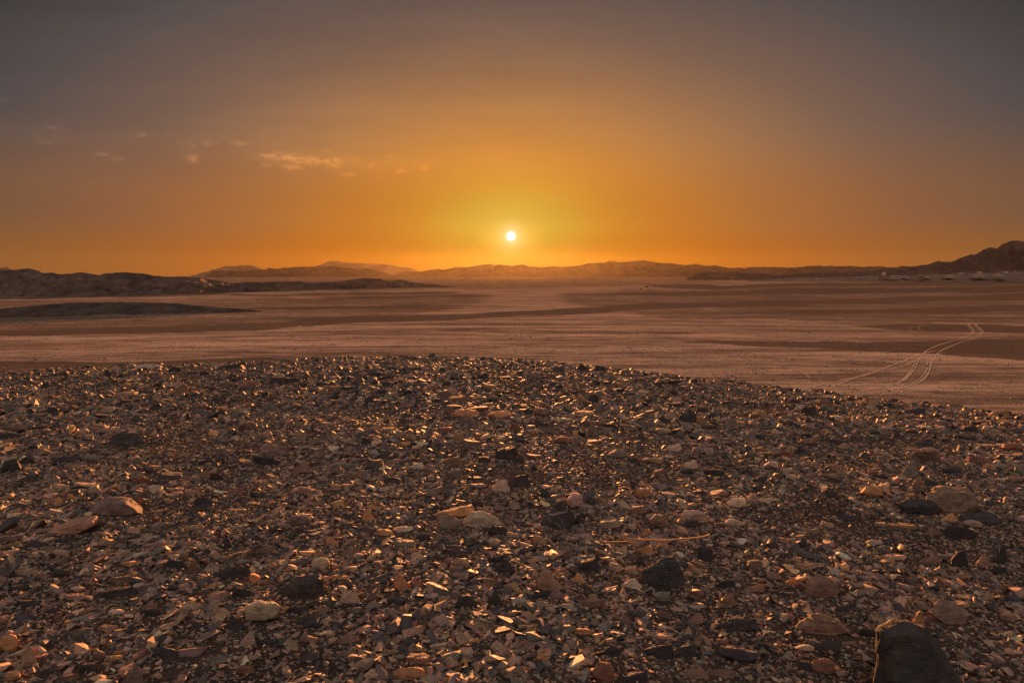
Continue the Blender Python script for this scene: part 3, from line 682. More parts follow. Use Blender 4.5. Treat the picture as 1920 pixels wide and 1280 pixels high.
ROWS = """
263 693 52 12 f p pale thin slab lying on the left crest of the ridge|the pale crest slab
427 695 50 15 b d dark block on the ridge crest right of the pale slab|the dark crest block
360 702 35 9 f d
88 707 53 12 f d
200 706 16 14 b d
457 731 34 19 b b brown block standing proud just behind the left crest|the brown crest block
528 720 52 20 f d layered dark slab sloping up near the left crest|the layered dark slab
562 726 17 11 b d
333 738 30 20 w b
267 738 30 11 f d
227 744 36 12 f t
237 756 30 10 f d
85 729 15 13 b d
607 703 22 9 w t
327 697 22 11 b d
47 761 24 9 f p
197 774 26 11 f p
97 776 18 14 b d
308 779 28 11 f d
353 788 9 13 s d
328 795 13 11 b r
370 775 20 11 b g
505 770 34 14 w g
412 769 24 8 f r
460 806 36 17 r m smooth mauve grey stone in the upper left gravel|the smooth mauve stone
397 816 22 10 f o
155 817 16 14 r p small bright pale stone shining on the left side of the ridge|the small bright pale stone
228 836 64 30 l d long dark slab tilted up on the left side of the ridge|the tilted dark slab
12 824 40 17 b d
32 806 46 15 b b
92 806 42 12 f d
413 829 22 10 b g
438 824 18 8 f p
510 854 52 25 b m mauve flat topped block resting on darker stones|the mauve flat topped block
485 870 32 16 b d
508 872 36 19 l d
455 870 30 11 f b
453 851 32 11 f d
417 852 28 13 b g
562 888 44 23 w b brown wedge shaped rock right of the mauve flat topped block|the brown wedge
590 874 20 10 b d
310 900 48 21 f d dark slate slab above the cracked mauve boulder|the dark slate slab
297 909 38 10 f d
282 888 25 11 b d
260 906 22 15 b r
387 895 30 14 b b
405 900 24 16 l d
165 865 36 14 r g
117 867 50 14 f d
45 870 24 14 b d
12 886 34 30 b d
135 877 34 9 f b
52 905 36 18 w d
128 935 17 11 b o
86 940 24 12 b t
105 948 20 18 w o small orange wedge above the long tapering slab|the small orange wedge
378 951 37 22 b d dark square block right of the cracked mauve boulder|the dark square block
313 947 36 13 f d
262 945 14 14 b r
293 962 25 11 f t
357 930 27 13 b t
437 928 24 14 w b
487 910 30 12 f b
573 929 36 17 b b
627 920 22 14 r t
557 986 38 23 r g grey streaked stone between the dark square block and the orange lit block|the grey streaked stone
443 958 34 7 f t
632 951 24 17 b o
364 996 33 14 r t
630 964 30 11 f m
1047 697 21 10 b d
1095 697 20 12 b d
1125 698 22 13 b d
1003 711 28 13 r g
950 710 27 7 f d
905 711 25 12 b d
918 727 24 9 f b
825 711 22 9 b m
780 696 20 8 b d
808 669 14 8 w d dark stone standing highest on the middle of the ridge crest|the highest crest stone
726 724 26 11 b d
1162 735 20 8 b d
1115 755 20 16 b d
1182 754 18 10 b b
1215 757 16 9 b d
1270 763 30 11 f d
855 752 38 13 f b
850 768 36 13 f d
875 781 48 16 l o long orange brown stone in the middle of the ridge|the long orange brown stone
842 774 16 12 b b
897 771 38 12 f d
938 784 42 14 r o rounded orange brown stone right of the long orange brown stone|the rounded orange stone
882 795 30 16 w m
985 771 34 8 f d
1015 781 30 16 r m
1100 779 34 12 f t
1053 790 42 10 f p thin pale lit slab right of the rounded orange stone|the thin pale slab
965 807 19 15 b r
1015 800 22 12 b d
762 793 30 11 w d
725 807 34 8 f b
837 809 24 10 b r
770 823 22 10 b b
860 824 17 12 b o
1115 812 18 15 w m
1167 786 14 12 b p
1247 815 30 14 r t
1057 832 36 14 r r flat reddish stone right of the dark purplish block|the flat reddish stone
1117 831 32 10 f b
884 839 38 19 f g
950 862 44 28 b d dark purplish block standing in the middle distance|the dark purplish block
972 869 22 20 w d
907 867 24 12 b d
853 873 38 18 b b brown sloping rock left of the dark purplish block|the brown sloping rock
723 861 40 14 f d
738 868 32 9 l t
686 833 18 14 b d
730 842 27 13 b g
757 836 22 9 f o
795 868 20 20 w g
782 879 24 12 b p
1002 858 34 9 f t
1158 859 38 18 r g
1188 868 18 10 b d
1225 870 38 13 r t
1268 846 28 15 b p
1115 891 30 18 w b
1238 894 24 16 b b
850 895 28 19 b g
890 901 26 12 f d
973 914 46 28 b d dark slate chunk below the dark purplish block|the dark slate chunk
935 922 42 24 w p tan pinkish wedge left of the dark slate chunk|the pinkish wedge
915 928 18 18 w b
897 915 36 11 f g
735 905 32 13 b d
658 896 22 14 b t
680 929 18 11 b t
720 921 20 10 b p
1207 934 27 20 r o rounded orange brown stone upper right of the white quartz|the orange rounded stone
1078 954 30 31 r p upright whitish quartz lump behind the pyramid rock|the white quartz lump
965 955 22 20 b p
1143 992 44 18 r p pale pink oblong stone right of the pyramid rock|the pale pink oblong stone
1187 992 18 14 b p
1235 990 30 28 r b round brown rock touched by the dry twig|the round brown rock
1100 972 28 12 b d
1200 965 32 20 b b
935 1003 40 20 b d dark angular stone in front of the pinkish ridged boulder|the dark angular stone
690 977 30 23 w o orange lit wedge left of the long layered slab|the orange lit wedge
722 977 30 12 f d
895 950 22 14 b d
720 1003 32 14 b o
1535 736 30 10 l r reddish bar of stone on the right crest against the sand|the reddish crest stone
1525 750 22 9 f d
1520 778 25 20 b d dark cube like stone just below the right crest|the dark cube stone
1546 760 22 12 w r
1550 772 22 12 r g
1575 788 28 13 f p
1587 745 18 9 r t
1650 752 13 12 w o
1632 758 18 14 b r
1616 751 20 8 f g
1682 756 16 8 b d
1735 759 20 9 b d
1793 765 34 12 l b
1718 778 40 16 l d dark bar shaped rock below the far right crest|the dark bar rock
1817 776 24 9 f g
1882 783 40 17 l o thick stone bar with an orange lit end at the right edge of the crest|the stone bar with the orange end
1772 800 28 13 b g
1740 804 28 9 f p
1348 775 22 11 w g
1430 779 20 13 b o
1447 785 10 11 b p
1293 792 30 20 b d dark blocky stone below the crest right of centre|the dark blocky stone
1315 794 16 16 b o
1338 799 22 11 b d
1390 795 30 9 f t
1370 716 24 6 f d
1470 748 18 6 f o
1495 756 16 8 b d
1407 820 26 14 w g
1458 814 20 10 b p
1520 806 26 13 r m
1517 793 18 12 w d
1530 827 28 11 b b
1517 836 26 14 r b
1502 852 28 18 w d small dark pyramid right of the pale orange stones|the small dark pyramid
1477 856 24 13 b r
1580 842 26 12 w b
1573 832 26 10 b d
1685 822 20 14 w d
1645 816 18 9 b d
1711 846 28 9 f g
1740 838 34 18 w d
1745 866 44 23 b b brown block behind the grey boulder near the right edge|the brown block
1825 826 42 15 f d
1822 810 28 13 b d
1835 869 42 16 b r dark red rock right of the brown block|the dark red rock
1872 812 24 9 f g
1855 838 32 9 f t
1905 846 40 18 r r
1802 876 26 17 w b
1858 880 22 12 b o
1787 887 34 12 r d
1908 905 28 13 r b
1710 895 37 29 w g tall grey boulder with a peaked top near the right edge|the tall grey boulder
1727 915 27 24 w b orange lit brown wedge leaning under the tall grey boulder|the orange lit brown wedge
1762 912 46 14 f d
1640 892 18 15 r b
1643 876 18 9 b o
1560 895 48 11 l b smooth brown bar of stone like a loaf on the right|the smooth brown bar
1567 906 28 12 b d
1450 881 27 17 r p pale orange lump with a knobbed end right of centre|the pale orange lump
1400 889 28 12 w d
1340 891 38 13 b d
1295 878 34 17 w p pale orange wedge right of the tan stones|the pale orange wedge
1312 851 26 14 b g
1333 855 15 17 r p
1428 905 18 14 b d
1340 909 22 12 w t
1640 933 36 24 r o glowing orange pink knobbly stone on the right|the glowing knobbly stone
1565 934 30 18 w d
1385 952 37 19 r p pale pinkish orange boulder right of the round brown rock|the pale pinkish boulder
1381 988 40 16 r p
1307 983 52 30 r p big pinkish tan stone with a dark stone in front of it|the big pinkish tan stone
1300 990 28 18 b d
1730 966 72 32 r d low layered dark boulder left of the biggest rounded boulder|the low layered boulder
1852 984 70 28 l d dark tilted slab right of the biggest rounded boulder|the dark tilted slab
1783 978 34 18 w o
1828 991 36 17 r t
1806 1012 60 36 b d rugged dark block below the biggest rounded boulder|the rugged dark block
1697 993 52 17 f b
1752 1005 36 17 b b
1590 977 40 15 f d
1577 968 20 15 w d
1527 1001 32 13 l m
1553 988 26 12 b p
1655 987 26 12 f t
1528 1027 14 13 w p
1640 1022 34 11 r p
1688 1014 20 13 b b
18 1015 32 15 b m
60 1028 42 18 w d
110 1043 32 15 r t
115 1018 22 11 b d
238 1063 46 16 b o
326 1066 40 22 b d dark bluish block left of a brown lit wedge|the dark bluish block
360 1074 30 26 w b brown wedge with one lit side right of the dark bluish block|the brown lit wedge
436 1086 60 33 b d dark layered block with a square end at lower left|the square ended block
476 1093 20 22 b o
226 1092 50 20 l b
211 1122 74 30 b d long dark block with an orange right end at lower left|the orange ended block
111 1082 36 18 r d
78 1083 26 12 b b
42 1078 40 17 f b
29 1107 34 15 b d
76 1105 26 10 f d
48 1136 50 17 b d
142 1110 28 12 r p
135 1125 40 14 r t
98 1150 24 16 w d
106 1165 20 20 w b
215 1152 30 13 r p
277 1142 30 16 w b
284 1156 30 18 b d
452 1120 38 25 b d
394 1103 22 14 w t
356 1182 56 20 f d
440 1182 44 36 w d tall dark rounded rock left of the pale boulder|the tall dark rounded rock
197 1182 42 15 f b
140 1192 56 19 f g
93 1190 28 13 b t
12 1222 34 38 r o rough tan orange boulder cut by the left edge|the rough tan boulder
22 1278 28 26 r o
462 1213 34 34 w t tan triangular rock standing at lower left|the tan triangular rock
306 1236 50 30 b d
246 1287 44 46 w m upright grey mauve slab at the bottom edge|the upright mauve slab
80 1270 38 20 w d
128 1278 36 20 b b
215 1240 28 14 b o
183 1236 24 18 r b
135 1212 44 12 f g
165 1262 36 24 b d
404 1243 58 14 f g
458 1262 40 18 b r
428 1025 14 22 s d
497 1036 38 18 w b
622 1024 26 20 w o
600 1068 34 25 r p pale pink quartz lump behind the big dark flat topped boulder|the pink quartz lump
650 1043 46 19 w b orange brown slab with a sunlit ridge|the orange brown slab
671 1046 20 11 r p
755 997 38 12 f p
758 1024 40 20 f g
792 1012 28 14 b d
855 1040 56 22 f d rugged dark layered slab below the brown pointed block|the rugged dark slab
926 1023 22 15 r p
930 1057 28 17 b d
945 1075 44 27 w d dark angular rock left of the brown peaked rock|the dark rock left of the peak
640 1086 48 12 l o
494 1100 20 16 r b
656 1132 36 28 b p
730 1112 28 14 f d
744 1133 42 18 r d
667 1150 30 14 b g
490 1167 68 46 r p pale rounded boulder left of the big dark flat topped boulder|the pale rounded boulder
557 1150 44 20 l d
576 1175 44 27 b d dark brown stone with an orange top below the big dark boulder|the orange topped stone
578 1206 38 20 b b
650 1206 48 25 w b brown ridged rock with orange facets at the bottom|the ridged orange rock
501 1210 46 20 l d
640 1235 38 24 w g
575 1240 44 19 w d
783 1245 50 29 f b
767 1276 60 30 r o orange tan boulder at the bottom edge left of centre|the orange tan boulder
873 1138 38 28 b d dark squat rock with a flat top near the bottom centre|the dark squat rock
930 1134 34 30 w d
1013 1021 28 26 f t
1106 1072 44 26 b d dark block with an orange lit upper edge left of the dark speckled block|the orange edged block
1087 1093 26 22 w o
1030 1107 58 48 w b brown peaked rock with split front faces|the brown peaked rock
1044 1124 28 30 w m brown wedge leaning on the front of the brown peaked rock|the small leaning wedge
1207 1038 38 20 b o
1200 1060 28 22 w d
1157 1072 32 22 b p
1185 1076 26 16 b p
1183 1103 44 24 w p pinkish quartz slab leaning left of the dark speckled block|the pinkish quartz slab
1206 1090 18 26 w b
1329 1052 28 31 b d dark cracked upright block right of the dry twig|the dark cracked block
1112 1140 48 22 b b
1241 1127 32 20 r g
1242 1157 42 17 f m
1176 1172 28 24 w b
1361 1102 38 19 b d
1417 1108 38 19 w t
1417 1066 30 20 b m
1372 1136 32 26 w b
1386 1185 88 36 b d long dark boulder lying low near the bottom right of centre|the long dark boulder
1306 1170 36 24 w b
1093 1190 38 20 l o
1240 1198 52 16 f t
1143 1231 48 22 b d
1238 1234 62 35 b d dark rugged block left of the bluish block near the bottom|the dark rugged block
1288 1235 38 38 b d dark bluish cubic block beside the small bare twig|the bluish cubic block
1386 1243 78 36 r d wide low dark boulder right of the small bare twig|the wide low boulder
1130 1282 44 44 r r reddish tan ridged boulder at the bottom edge|the reddish ridged boulder
1193 1282 52 30 b d
1305 1272 54 34 w b brown wedge with a sunlit slope at the bottom edge|the sunlit slope wedge
1357 1272 58 24 f b
1514 1068 46 16 l b smooth brown bar stone above the faceted brown boulder|the brown bar stone
1681 1050 46 16 f t
1753 1058 36 20 w b
1800 1063 30 30 s d
1847 1064 32 30 w b brown upright shard near the right edge|the brown upright shard
1877 1056 20 31 s d dark upright pointed shard near the right edge|the dark upright shard
1879 1077 34 20 b d
1807 1084 42 11 l b
1805 1140 40 20 f b
1725 1176 24 31 s o orange lit half round shard behind the largest dark block|the half round shard
1545 1264 46 34 r r reddish rounded boulder at the bottom left of the largest dark block|the reddish rounded boulder
1550 1222 62 22 f d
1512 1260 28 26 b d
1592 1148 58 15 f d
1510 1222 38 16 r p
1896 1164 36 18 r b
1630 1196 34 22 b d
1486 1098 26 18 w o
1480 1118 42 16 f d
"""
for ln in ROWS.strip().splitlines():
    t = ln.split(None, 6)
    lab = short = None
    if len(t) > 6: lab, short = t[6].split('|')
    put_rock(float(t[0]), float(t[1]), float(t[2]), float(t[3]), t[4], t[5], lab, short=short)
print('rocks', len(ROCKS), time.time() - T0)
# labels for the rest: how each looks, and where it lies beside a rock already singled out
LOOK = dict(d='dark', g='grey', b='brown', t='tan', p='pale', m='mauve grey', r='reddish', o='orange toned')
SHAPE = dict(f=('flat stone', 'slab', 'thin slab'), b=('blocky stone', 'angular stone', 'chunk of rock'), l=('long stone', 'bar shaped stone', 'long slab'),
             r=('rounded stone', 'smooth rounded stone', 'lump of rock'), w=('wedge shaped stone', 'pointed stone', 'peaked stone'), s=('upright shard', 'standing shard', 'thin upright shard'))
ANCH = [q for q in ROCKS if q['short']]
used = {q['label'] for q in ROCKS if q['label']}
for q in ROCKS:
    if not q['label']:
        best = sorted(ANCH, key=lambda a: math.hypot(a['px'] - q['px'], (a['py'] - q['py']) * 1.6))
        done = False
        for sh in range(3):
            for a in best[:4]:
                dx, dy = q['px'] - a['px'], (q['py'] - a['py']) * 1.6
                dist = math.hypot(dx, dy)
                near = 'just ' if dist < 70 else 'a little way ' if dist < 140 else 'well '
                if abs(dx) > 2.2 * abs(dy): rel = 'right of' if dx > 0 else 'left of'
                elif abs(dy) > 2.2 * abs(dx): rel = 'in front of' if dy > 0 else 'behind'
                else: rel = ('in front and to the ' if dy > 0 else 'behind and to the ') + ('right of' if dx > 0 else 'left of')
                lab = '%s %s %s%s %s' % (LOOK[q['tone']], SHAPE[q['kind']][sh], near, rel, a['short'])
                if lab not in used and len(lab.split()) <= 16: done = True; break
            if done: break
        used.add(lab); q['label'] = lab
    tag(q['o'], q['label'], 'rock', GROUP)

# ------------------------------------------------------------------ gravel: tens of thousands of chips, one mass
def chip_templates(n, lo, hi, blocky=False):
    out = []
    for k in range(n):
        m = rng.integers(lo, hi)
        P = rng.normal(size=(m, 3)); P /= np.linalg.norm(P, axis=1)[:, None]
        P *= np.array([.58, rng.uniform(.24, .42), rng.uniform(.12, .34)]) * rng.uniform(.8, 1.1, (m, 1))
        if blocky: P = np.sign(P) * np.abs(P) ** .8 * np.array([1, 1.4, 1.55]) * rng.uniform(.8, 1.1)
        elif k % 3: P[:, 2] = np.clip(P[:, 2] * 1.8, -.13, .13) * rng.uniform(.6, 1.5) + P[:, 0] * rng.uniform(-.15, .15)
        bm = bmesh.new(); vs = [bm.verts.new(p) for p in P]
        bmesh.ops.convex_hull(bm, input=vs, use_existing_faces=False)
        bmesh.ops.delete(bm, geom=[v for v in bm.verts if not v.link_faces], context='VERTS')
        bmesh.ops.triangulate(bm, faces=bm.faces[:]); bm.verts.index_update()
        out.append((np.array([v.co[:] for v in bm.verts]), np.array([[v.index for v in f.verts] for f in bm.faces]))); bm.free()
    return out
PAL = [('d', .24), ('g', .26), ('b', .29), ('m', .08), ('t', .09), ('p', .018), ('r', .006), ('o', .02)]
def chips(n, y0, y1, size, sig, smin, smax, templates, ulim=1.08, power=2.0, surf=ground, per_depth=False, shade=1.0):
    # n chips spread evenly over the ground between depths y0 and y1
    u = rng.uniform(-ulim, ulim, n); y = (rng.uniform(y0 ** power, y1 ** power, n)) ** (1 / power)
    x = u * y
    s = np.clip(size * np.exp(rng.normal(size=n) * sig), smin, smax)
    if per_depth: s = np.minimum(s * y, .085 * (1 + .2 * rng.normal(size=n)))
    # patches where fines show
    pat = fbm(x / .5, y / .35, 3, 91)
    keep = (pat > -.85) | (rng.uniform(size=n) < .5)
    s = s * np.clip(1 + .45 * fbm(x / .9, y / .6, 3, 17), .55, 1.6)
    x, y, s = x[keep], y[keep], s[keep]; n = len(x)
    z = surf(x, y)
    ok = (z > plain(x, y) + .3) if surf is ground else np.ones(n, bool)
    if surf is ground:                        # nothing pokes through or hides a single rock
        for fx, fy, fw, fd in FOOT:
            near = np.nonzero((np.abs(x - fx) < fw + .12) & (np.abs(y - fy) < fd + .3))[0]
            dx, dy = x[near] - fx, y[near] - fy
            m = s[near] * .45 * (s[near] > .03)
            inside = (dx / (fw * .8 + m)) ** 2 + (dy / (fd * .8 + m * 1.8 + (dy < 0) * m * 1.2)) ** 2 < 1
            ok[near[inside]] = False
    x, y, s, z = x[ok], y[ok], s[ok], z[ok]; n = len(x)
    e = .02
    gx = (surf(x + e, y) - z) / e; gy = (surf(x, y + e) - z) / e
    yaw = rng.normal(size=n) * .6 + rng.integers(0, 2, n) * math.pi
    ta = rng.normal(size=n) * .30 + gy; tb = rng.normal(size=n) * .30 - gx
    steep = rng.uniform(size=n) < .16; ta = np.where(steep, ta + rng.normal(size=n) * .7, ta); tb = np.where(steep, tb + rng.normal(size=n) * .6, tb)
    cz, sz, cx, sx, cy, sy = np.cos(yaw), np.sin(yaw), np.cos(ta), np.sin(ta), np.cos(tb), np.sin(tb)
    # rotation = Ry(tb) Rx(ta) Rz(yaw)
    Rm = np.empty((n, 3, 3))
    Rz = np.zeros((n, 3, 3)); Rz[:, 0, 0] = cz; Rz[:, 0, 1] = -sz; Rz[:, 1, 0] = sz; Rz[:, 1, 1] = cz; Rz[:, 2, 2] = 1
    Rx = np.zeros((n, 3, 3)); Rx[:, 0, 0] = 1; Rx[:, 1, 1] = cx; Rx[:, 1, 2] = -sx; Rx[:, 2, 1] = sx; Rx[:, 2, 2] = cx
    Ry = np.zeros((n, 3, 3)); Ry[:, 1, 1] = 1; Ry[:, 0, 0] = cy; Ry[:, 0, 2] = sy; Ry[:, 2, 0] = -sy; Ry[:, 2, 2] = cy
    Rm = Ry @ Rx @ Rz
    keys = [k for k, _ in PAL]; pr = np.array([v for _, v in PAL]); pr /= pr.sum()
    base = np.array([TINT[k] for k in keys])
    ci = rng.choice(len(keys), n, p=pr)
    colr = base[ci] * np.exp(rng.normal(size=(n, 1)) * .26) * 1.18 * (1 + rng.normal(size=(n, 3)) * .05)
    colr = np.clip(colr * shade * np.array([1.04, .97, .90]), .018, .6)
    ti = rng.integers(0, len(templates), n)
    Vs, Fs, Cs = [], [], []; off = 0
    for k, (tv, tf) in enumerate(templates):
        sel = np.nonzero(ti == k)[0]
        if not len(sel): continue
        v = np.einsum('nij,vj->nvi', Rm[sel], tv) * s[sel][:, None, None]
        v += np.stack([x[sel], y[sel], z[sel] + s[sel] * .06], -1)[:, None, :]
        m = len(tv)
        f = tf[None] + (np.arange(len(sel)) * m)[:, None, None] + off
        off += m * len(sel)
        Vs.append(v.reshape(-1, 3)); Fs.append(f.reshape(-1, 3)); Cs.append(np.repeat(colr[sel], m, 0))
    return np.concatenate(Vs), np.concatenate(Fs), np.concatenate(Cs)
TL = chip_templates(40, 7, 10); TM = chip_templates(40, 10, 16); TB = chip_templates(40, 10, 15, True)
sets = [chips(5200, 1.6, 11.5, .0135, .28, .007, .022, TB, per_depth=True, shade=.5), chips(220000, 1.3, 12.5, .034, .42, .012, .07, TL), chips(190000, 1.3, 5.6, .017, .38, .007, .035, TL), chips(38000, 1.3, 12.5, .056, .30, .035, .10, TM), chips(4500, 4.0, 11.5, .09, .28, .05, .16, TM)]
V, Fc, C, off = [], [], [], 0
for v, f, c in sets:
    V.append(v); Fc.append(f + off); C.append(c); off += len(v)
o = make('gravel', np.concatenate(V), np.concatenate(Fc), M_GRAVEL, False, colors=np.concatenate(C))
tag(o, 'mass of small flat stone chips covering the ridge', 'gravel', kind='stuff')
print('gravel', sum(len(f) for f in Fc), time.time() - T0)

v, f, c = chips(70000, 48, 240, .14, .42, .05, .5, TL, 1.0, 1.0, plain)
o = make('plain_gravel', v, f, M_GRAVEL, False, colors=c * .8)
tag(o, 'loose stones strewn over the sandy plain', 'gravel', kind='stuff')

# ------------------------------------------------------------------ dry twigs
M_TWIG = plain_mat('dry_bark', (.38, .20, .09), .7, .25, 60)
def tube(name, pts, r0, r1, parent=None, loc=Vector((0, 0, 0))):
    bm = bmesh.new(); rings = []
    P = []
    n = len(pts); m = (n - 1) * 5 + 1
    for k in range(m):
        t = k / 5; i = min(int(t), n - 2); f = t - i
        p0, p1, p2, p3 = pts[max(i - 1, 0)], pts[i], pts[i + 1], pts[min(i + 2, n - 1)]
        P.append(.5 * ((2 * p1) + (p2 - p0) * f + (2 * p0 - 5 * p1 + 4 * p2 - p3) * f * f + (3 * p1 - p0 - 3 * p2 + p3) * f ** 3))
    for k, p in enumerate(P):
        d = (P[min(k + 1, m - 1)] - P[max(k - 1, 0)]).normalized()
        a = d.cross(Vector((0, .3, 1))).normalized(); b = d.cross(a)
        rr = (r0 + (r1 - r0) * k / (m - 1)) * (1 + .25 * mn.noise(Vector((k * .9, r0 * 900, 0))))
        rings.append([bm.verts.new(p + (a * math.cos(q * 1.0472) + b * math.sin(q * 1.0472)) * rr) for q in range(6)])
    for k in range(m - 1):
        for q in range(6): bm.faces.new([rings[k][q], rings[k][(q + 1) % 6], rings[k + 1][(q + 1) % 6], rings[k + 1][q]])
    bm.faces.new(rings[0]); bm.faces.new(rings[-1][::-1])
    return from_bm(name, bm, M_TWIG, True, loc=loc, parent=parent)
def twig(base_px, base_py, main, shoots, label, name='dry_twig', lift=.03, r=.0045, depth_k=0.0):
    b = hit(base_px, base_py); y = b.y
    def w(q):
        a, c = ray(q[0], q[1]); yy = y + (q[2] if len(q) > 2 else 0)
        return Vector((a * yy, yy, c * yy + .012)) - b
    e = bpy.data.objects.new(name, None); COL.objects.link(e); e.location = b
    tag(e, label, 'twig')
    tube('stem', [w(q) for q in main], r * .55, r, e)
    for s in shoots: tube('side_shoot', [w(q) for q in s], r * .75, r * .35, e)
twig(1240, 1030, [(1155, 1003), (1167, 1009), (1180, 1013.5), (1200, 1015.5), (1222, 1016), (1245, 1017), (1275, 1014.5), (1300, 1013), (1322, 1009.5), (1331, 1006)],
     [[(1210, 1014), (1203, 1000), (1195, 985), (1186, 970)], [(1273, 1013), (1263, 999), (1255, 988), (1248, 974)],
      [(1243, 1017), (1239, 1023), (1230, 1030), (1215, 1034.5), (1203, 1034), (1190, 1027), (1180, 1018)],
      [(1181, 1018), (1170, 1015), (1155, 1009)], [(1175, 1019.5), (1155, 1020), (1137, 1019)], [(1230, 1031), (1226, 1037), (1225, 1043)]],
     'dry forked twig lying across the stones above the dark speckled block')
twig(1318, 1240, [(1319, 1236), (1316, 1222), (1311, 1208), (1309, 1200), (1306, 1192)],
     [[(1312, 1209), (1302, 1200), (1290, 1193)], [(1310, 1203), (1314, 1196), (1316, 1190)], [(1318, 1228), (1319, 1218)]],
     'small bare upright twig beside the bluish cubic block', r=.0022)
twig(1210, 918, [(1216, 916), (1210, 908), (1204, 903)], [[(1210, 908), (1208, 902)]], 'tiny straw coloured twig leaning by the orange rounded stone', r=.0022)
twig(1632, 1112, [(1632, 1112), (1622, 1104), (1612, 1097)], [], 'thin straw stem sticking out below the tan flat stones', r=.0016)



# ------------------------------------------------------------------ sky, sun and haze
SUN = Vector((ray(958, 443)[0], 1, ray(958, 443)[1])).normalized()
ELEV = math.asin(SUN.z); AZ = math.atan2(SUN.x, SUN.y)
W = bpy.data.worlds.new('World'); S.world = W; W.use_nodes = True
nt = W.node_tree; bg = nt.nodes['Background']
skyn = N(nt, 'ShaderNodeTexSky'); skyn.sky_type = 'NISHITA'; skyn.sun_disc = False
skyn.sun_elevation = ELEV; skyn.sun_rotation = AZ; skyn.dust_density = 6; skyn.air_density = 1.2; skyn.altitude = 100
tc = N(nt, 'ShaderNodeTexCoord'); sep = N(nt, 'ShaderNodeSeparateXYZ'); L(nt, tc.outputs['Generated'], sep.inputs[0])
X, Y, Z = sep.outputs
el = math_n(nt, 'ARCSINE', math_n(nt, 'MINIMUM', Z, .9999))
az = math_n(nt, 'ABSOLUTE', math_n(nt, 'SUBTRACT', math_n(nt, 'ARCTAN2', X, Y), AZ))
de = math_n(nt, 'SUBTRACT', el, ELEV)
q = math_n(nt, 'SQRT', math_n(nt, 'ADD', math_n(nt, 'POWER', math_n(nt, 'MULTIPLY', az, .52), 2.0), math_n(nt, 'POWER', de, 2.0)))
qd = math_n(nt, 'MULTIPLY', q, 57.2958 / 100, clamp=True)
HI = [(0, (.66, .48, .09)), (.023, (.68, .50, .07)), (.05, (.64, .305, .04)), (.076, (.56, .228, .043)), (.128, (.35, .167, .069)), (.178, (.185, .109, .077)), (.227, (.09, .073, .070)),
      (.27, (.036, .035, .036)), (.31, (.012, .014, .015)), (.37, (.016, .018, .022)), (.50, (.20, .16, .145)), (.80, (.50, .375, .315)), (1.0, (.42, .335, .31))]  # last stops, outside the view, brightened as added fill on the foreground
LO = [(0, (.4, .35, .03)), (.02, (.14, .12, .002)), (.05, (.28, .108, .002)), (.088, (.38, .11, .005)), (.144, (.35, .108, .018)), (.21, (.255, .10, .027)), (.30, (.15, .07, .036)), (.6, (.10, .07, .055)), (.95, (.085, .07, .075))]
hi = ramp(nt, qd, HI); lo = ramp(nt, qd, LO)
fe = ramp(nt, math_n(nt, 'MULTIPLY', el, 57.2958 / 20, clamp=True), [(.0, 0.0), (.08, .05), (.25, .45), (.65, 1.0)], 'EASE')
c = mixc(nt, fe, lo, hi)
# faint wide streaks of high haze and a few small lit cloud scraps in the upper left
gx = math_n(nt, 'DIVIDE', X, math_n(nt, 'MAXIMUM', Y, .05)); gz = math_n(nt, 'DIVIDE', Z, math_n(nt, 'MAXIMUM', Y, .05))
cmb = N(nt, 'ShaderNodeCombineXYZ'); L(nt, gx, cmb.inputs[0]); L(nt, gz, cmb.inputs[1])
st = noise_n(nt, mapping(nt, cmb.outputs[0], (1.6, 9, 1), (0, 0, R(12))), 1.6, 5, .55)
front = math_n(nt, 'MULTIPLY', ramp(nt, gx, [(.0, 1.0), (.25, 0.0)]), ramp(nt, gz, [(.1, 0.0), (.2, 1.0), (.5, 1.0), (.7, 0.0)]))
c = mixc(nt, math_n(nt, 'MULTIPLY', front, .5), c, mixc(nt, 1.0, c, ramp(nt, st, [(.3, .8), (.7, 1.22)]), 'MULTIPLY'))
wis = noise_n(nt, mapping(nt, cmb.outputs[0], (1, 2.2, 1), (0, 0, R(10))), 70, 6, .65)
BLOBS = [(400, 262, 200, 12, .13), (150, 258, 140, 12, .13), (700, 306, 110, 8, .14), (8, 188, 12, 4, .35), (103, 240, 14, 4, .6), (92, 268, 16, 5, .3), (264, 253, 8, 4, .8), (192, 289, 11, 3, .8), (222, 297, 9, 3, .75), (359, 298, 11, 6, 1.0),
         (360, 273, 12, 4, .35), (392, 269, 11, 3.5, .5), (450, 270, 12, 4, .5), (510, 292, 20, 5, .8), (545, 296, 26, 6, 1.0), (585, 302, 22, 5, 1.0), (548, 314, 13, 5, .8), (500, 309, 10, 3, .5),
         (625, 300, 14, 4, .5), (628, 310, 9, 5, .7), (610, 283, 8, 3, .3), (655, 327, 11, 3, .6), (665, 300, 8, 6, .3), (700, 311, 7, 4, .3), (730, 293, 10, 3, .4), (750, 322, 7, 4, .55), (797, 315, 5, 4, .5), (858, 325, 6, 3, .35)]
tot = None
for bx, by, rx, ry, am in BLOBS:
    ax, az_ = ray(bx, by); sx, sy = F / rx * .8, F / ry * .8
    d2 = math_n(nt, 'ADD', math_n(nt, 'POWER', math_n(nt, 'MULTIPLY', math_n(nt, 'SUBTRACT', gx, ax), sx), 2.0), math_n(nt, 'POWER', math_n(nt, 'MULTIPLY', math_n(nt, 'SUBTRACT', gz, az_), sy), 2.0))
    g = math_n(nt, 'MULTIPLY', math_n(nt, 'EXPONENT', math_n(nt, 'MULTIPLY', d2, -1.0)), am)
    tot = g if tot is None else math_n(nt, 'ADD', tot, g)
wm = ramp(nt, wis, [(.37, 0.0), (.58, 1.0)])
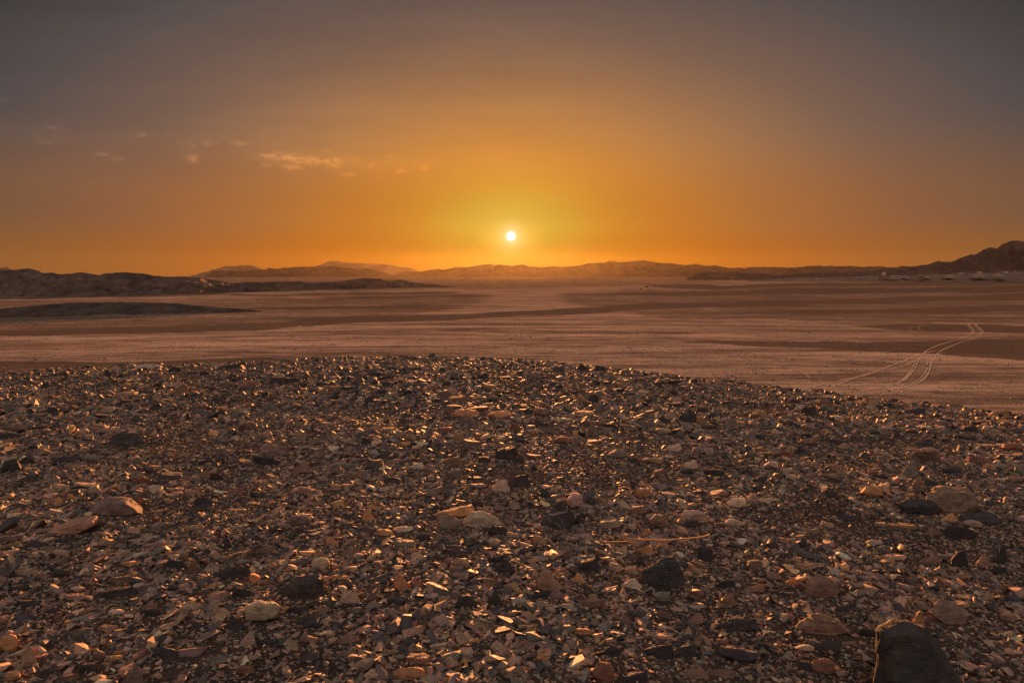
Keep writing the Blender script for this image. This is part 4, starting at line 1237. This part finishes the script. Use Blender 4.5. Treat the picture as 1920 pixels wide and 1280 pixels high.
cm = math_n(nt, 'MULTIPLY', math_n(nt, 'MULTIPLY', tot, wm), math_n(nt, 'GREATER_THAN', Y, .1), clamp=True)
c = mixc(nt, math_n(nt, 'MULTIPLY', cm, .8), c, mixc(nt, 1.0, c, (2.0, 1.9, 1.6), 'MULTIPLY'))
# the sun's disc and the tight glow round it
dv = N(nt, 'ShaderNodeVectorMath', operation='SUBTRACT'); L(nt, tc.outputs['Generated'], dv.inputs[0]); dv.inputs[1].default_value = SUN
ln = N(nt, 'ShaderNodeVectorMath', operation='LENGTH'); L(nt, dv.outputs[0], ln.inputs[0]); g = math_n(nt, 'MULTIPLY', ln.outputs['Value'], 57.2958)
halo = math_n(nt, 'EXPONENT', math_n(nt, 'MULTIPLY', g, -1 / .5))
c = mixc(nt, halo, c, (1.25, 1.2, .95), 'MIX')
halo2 = math_n(nt, 'EXPONENT', math_n(nt, 'MULTIPLY', g, -1 / 3.2))
c = mixc(nt, math_n(nt, 'MULTIPLY', halo2, .35), c, (.95, .62, .07), 'MIX')
disc = ramp(nt, math_n(nt, 'DIVIDE', g, 2.0), [(.165, 1.0), (.225, 0.0)])
c = mixc(nt, disc, c, (6, 5.2, 3.6), 'MIX')
ns = mixc(nt, 1.0, skyn.outputs[0], (NSKY,) * 3, 'MULTIPLY')
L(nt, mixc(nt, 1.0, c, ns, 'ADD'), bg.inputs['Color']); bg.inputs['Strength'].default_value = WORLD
sun = bpy.data.lights.new('sun', 'SUN'); sun.energy = 5.0; sun.angle = R(.5); sun.color = (1.0, .36, .11)
so = bpy.data.objects.new('sun', sun); COL.objects.link(so); so.rotation_euler = SUN.to_track_quat('Z', 'Y').to_euler()
S.view_settings.exposure = EXPO

if HAZE:
    m = bpy.data.materials.new('air'); m.use_nodes = True; nt = m.node_tree
    nt.nodes.remove(nt.nodes['Principled BSDF'])
    pv = N(nt, 'ShaderNodeVolumePrincipled'); pv.inputs['Color'].default_value = (.95, .76, .33, 1); pv.inputs['Density'].default_value = HAZE
    pv.inputs['Anisotropy'].default_value = .75
    L(nt, pv.outputs[0], nt.nodes['Material Output'].inputs['Volume'])
    bm = bmesh.new(); box(bm, -14600, 14600, -14600, 14600, -100, 380)
    o = from_bm('haze', bm, m); tag(o, kind='stuff')

S.view_settings.view_transform = 'Standard'; S.view_settings.look = 'None'; S.view_settings.gamma = 1
S.view_settings.use_curve_mapping = False
S.cycles.use_denoising = True
S.cycles.max_bounces = 5; S.cycles.diffuse_bounces = 2; S.cycles.glossy_bounces = 2; S.cycles.volume_bounces = 0
print('done', time.time() - T0)
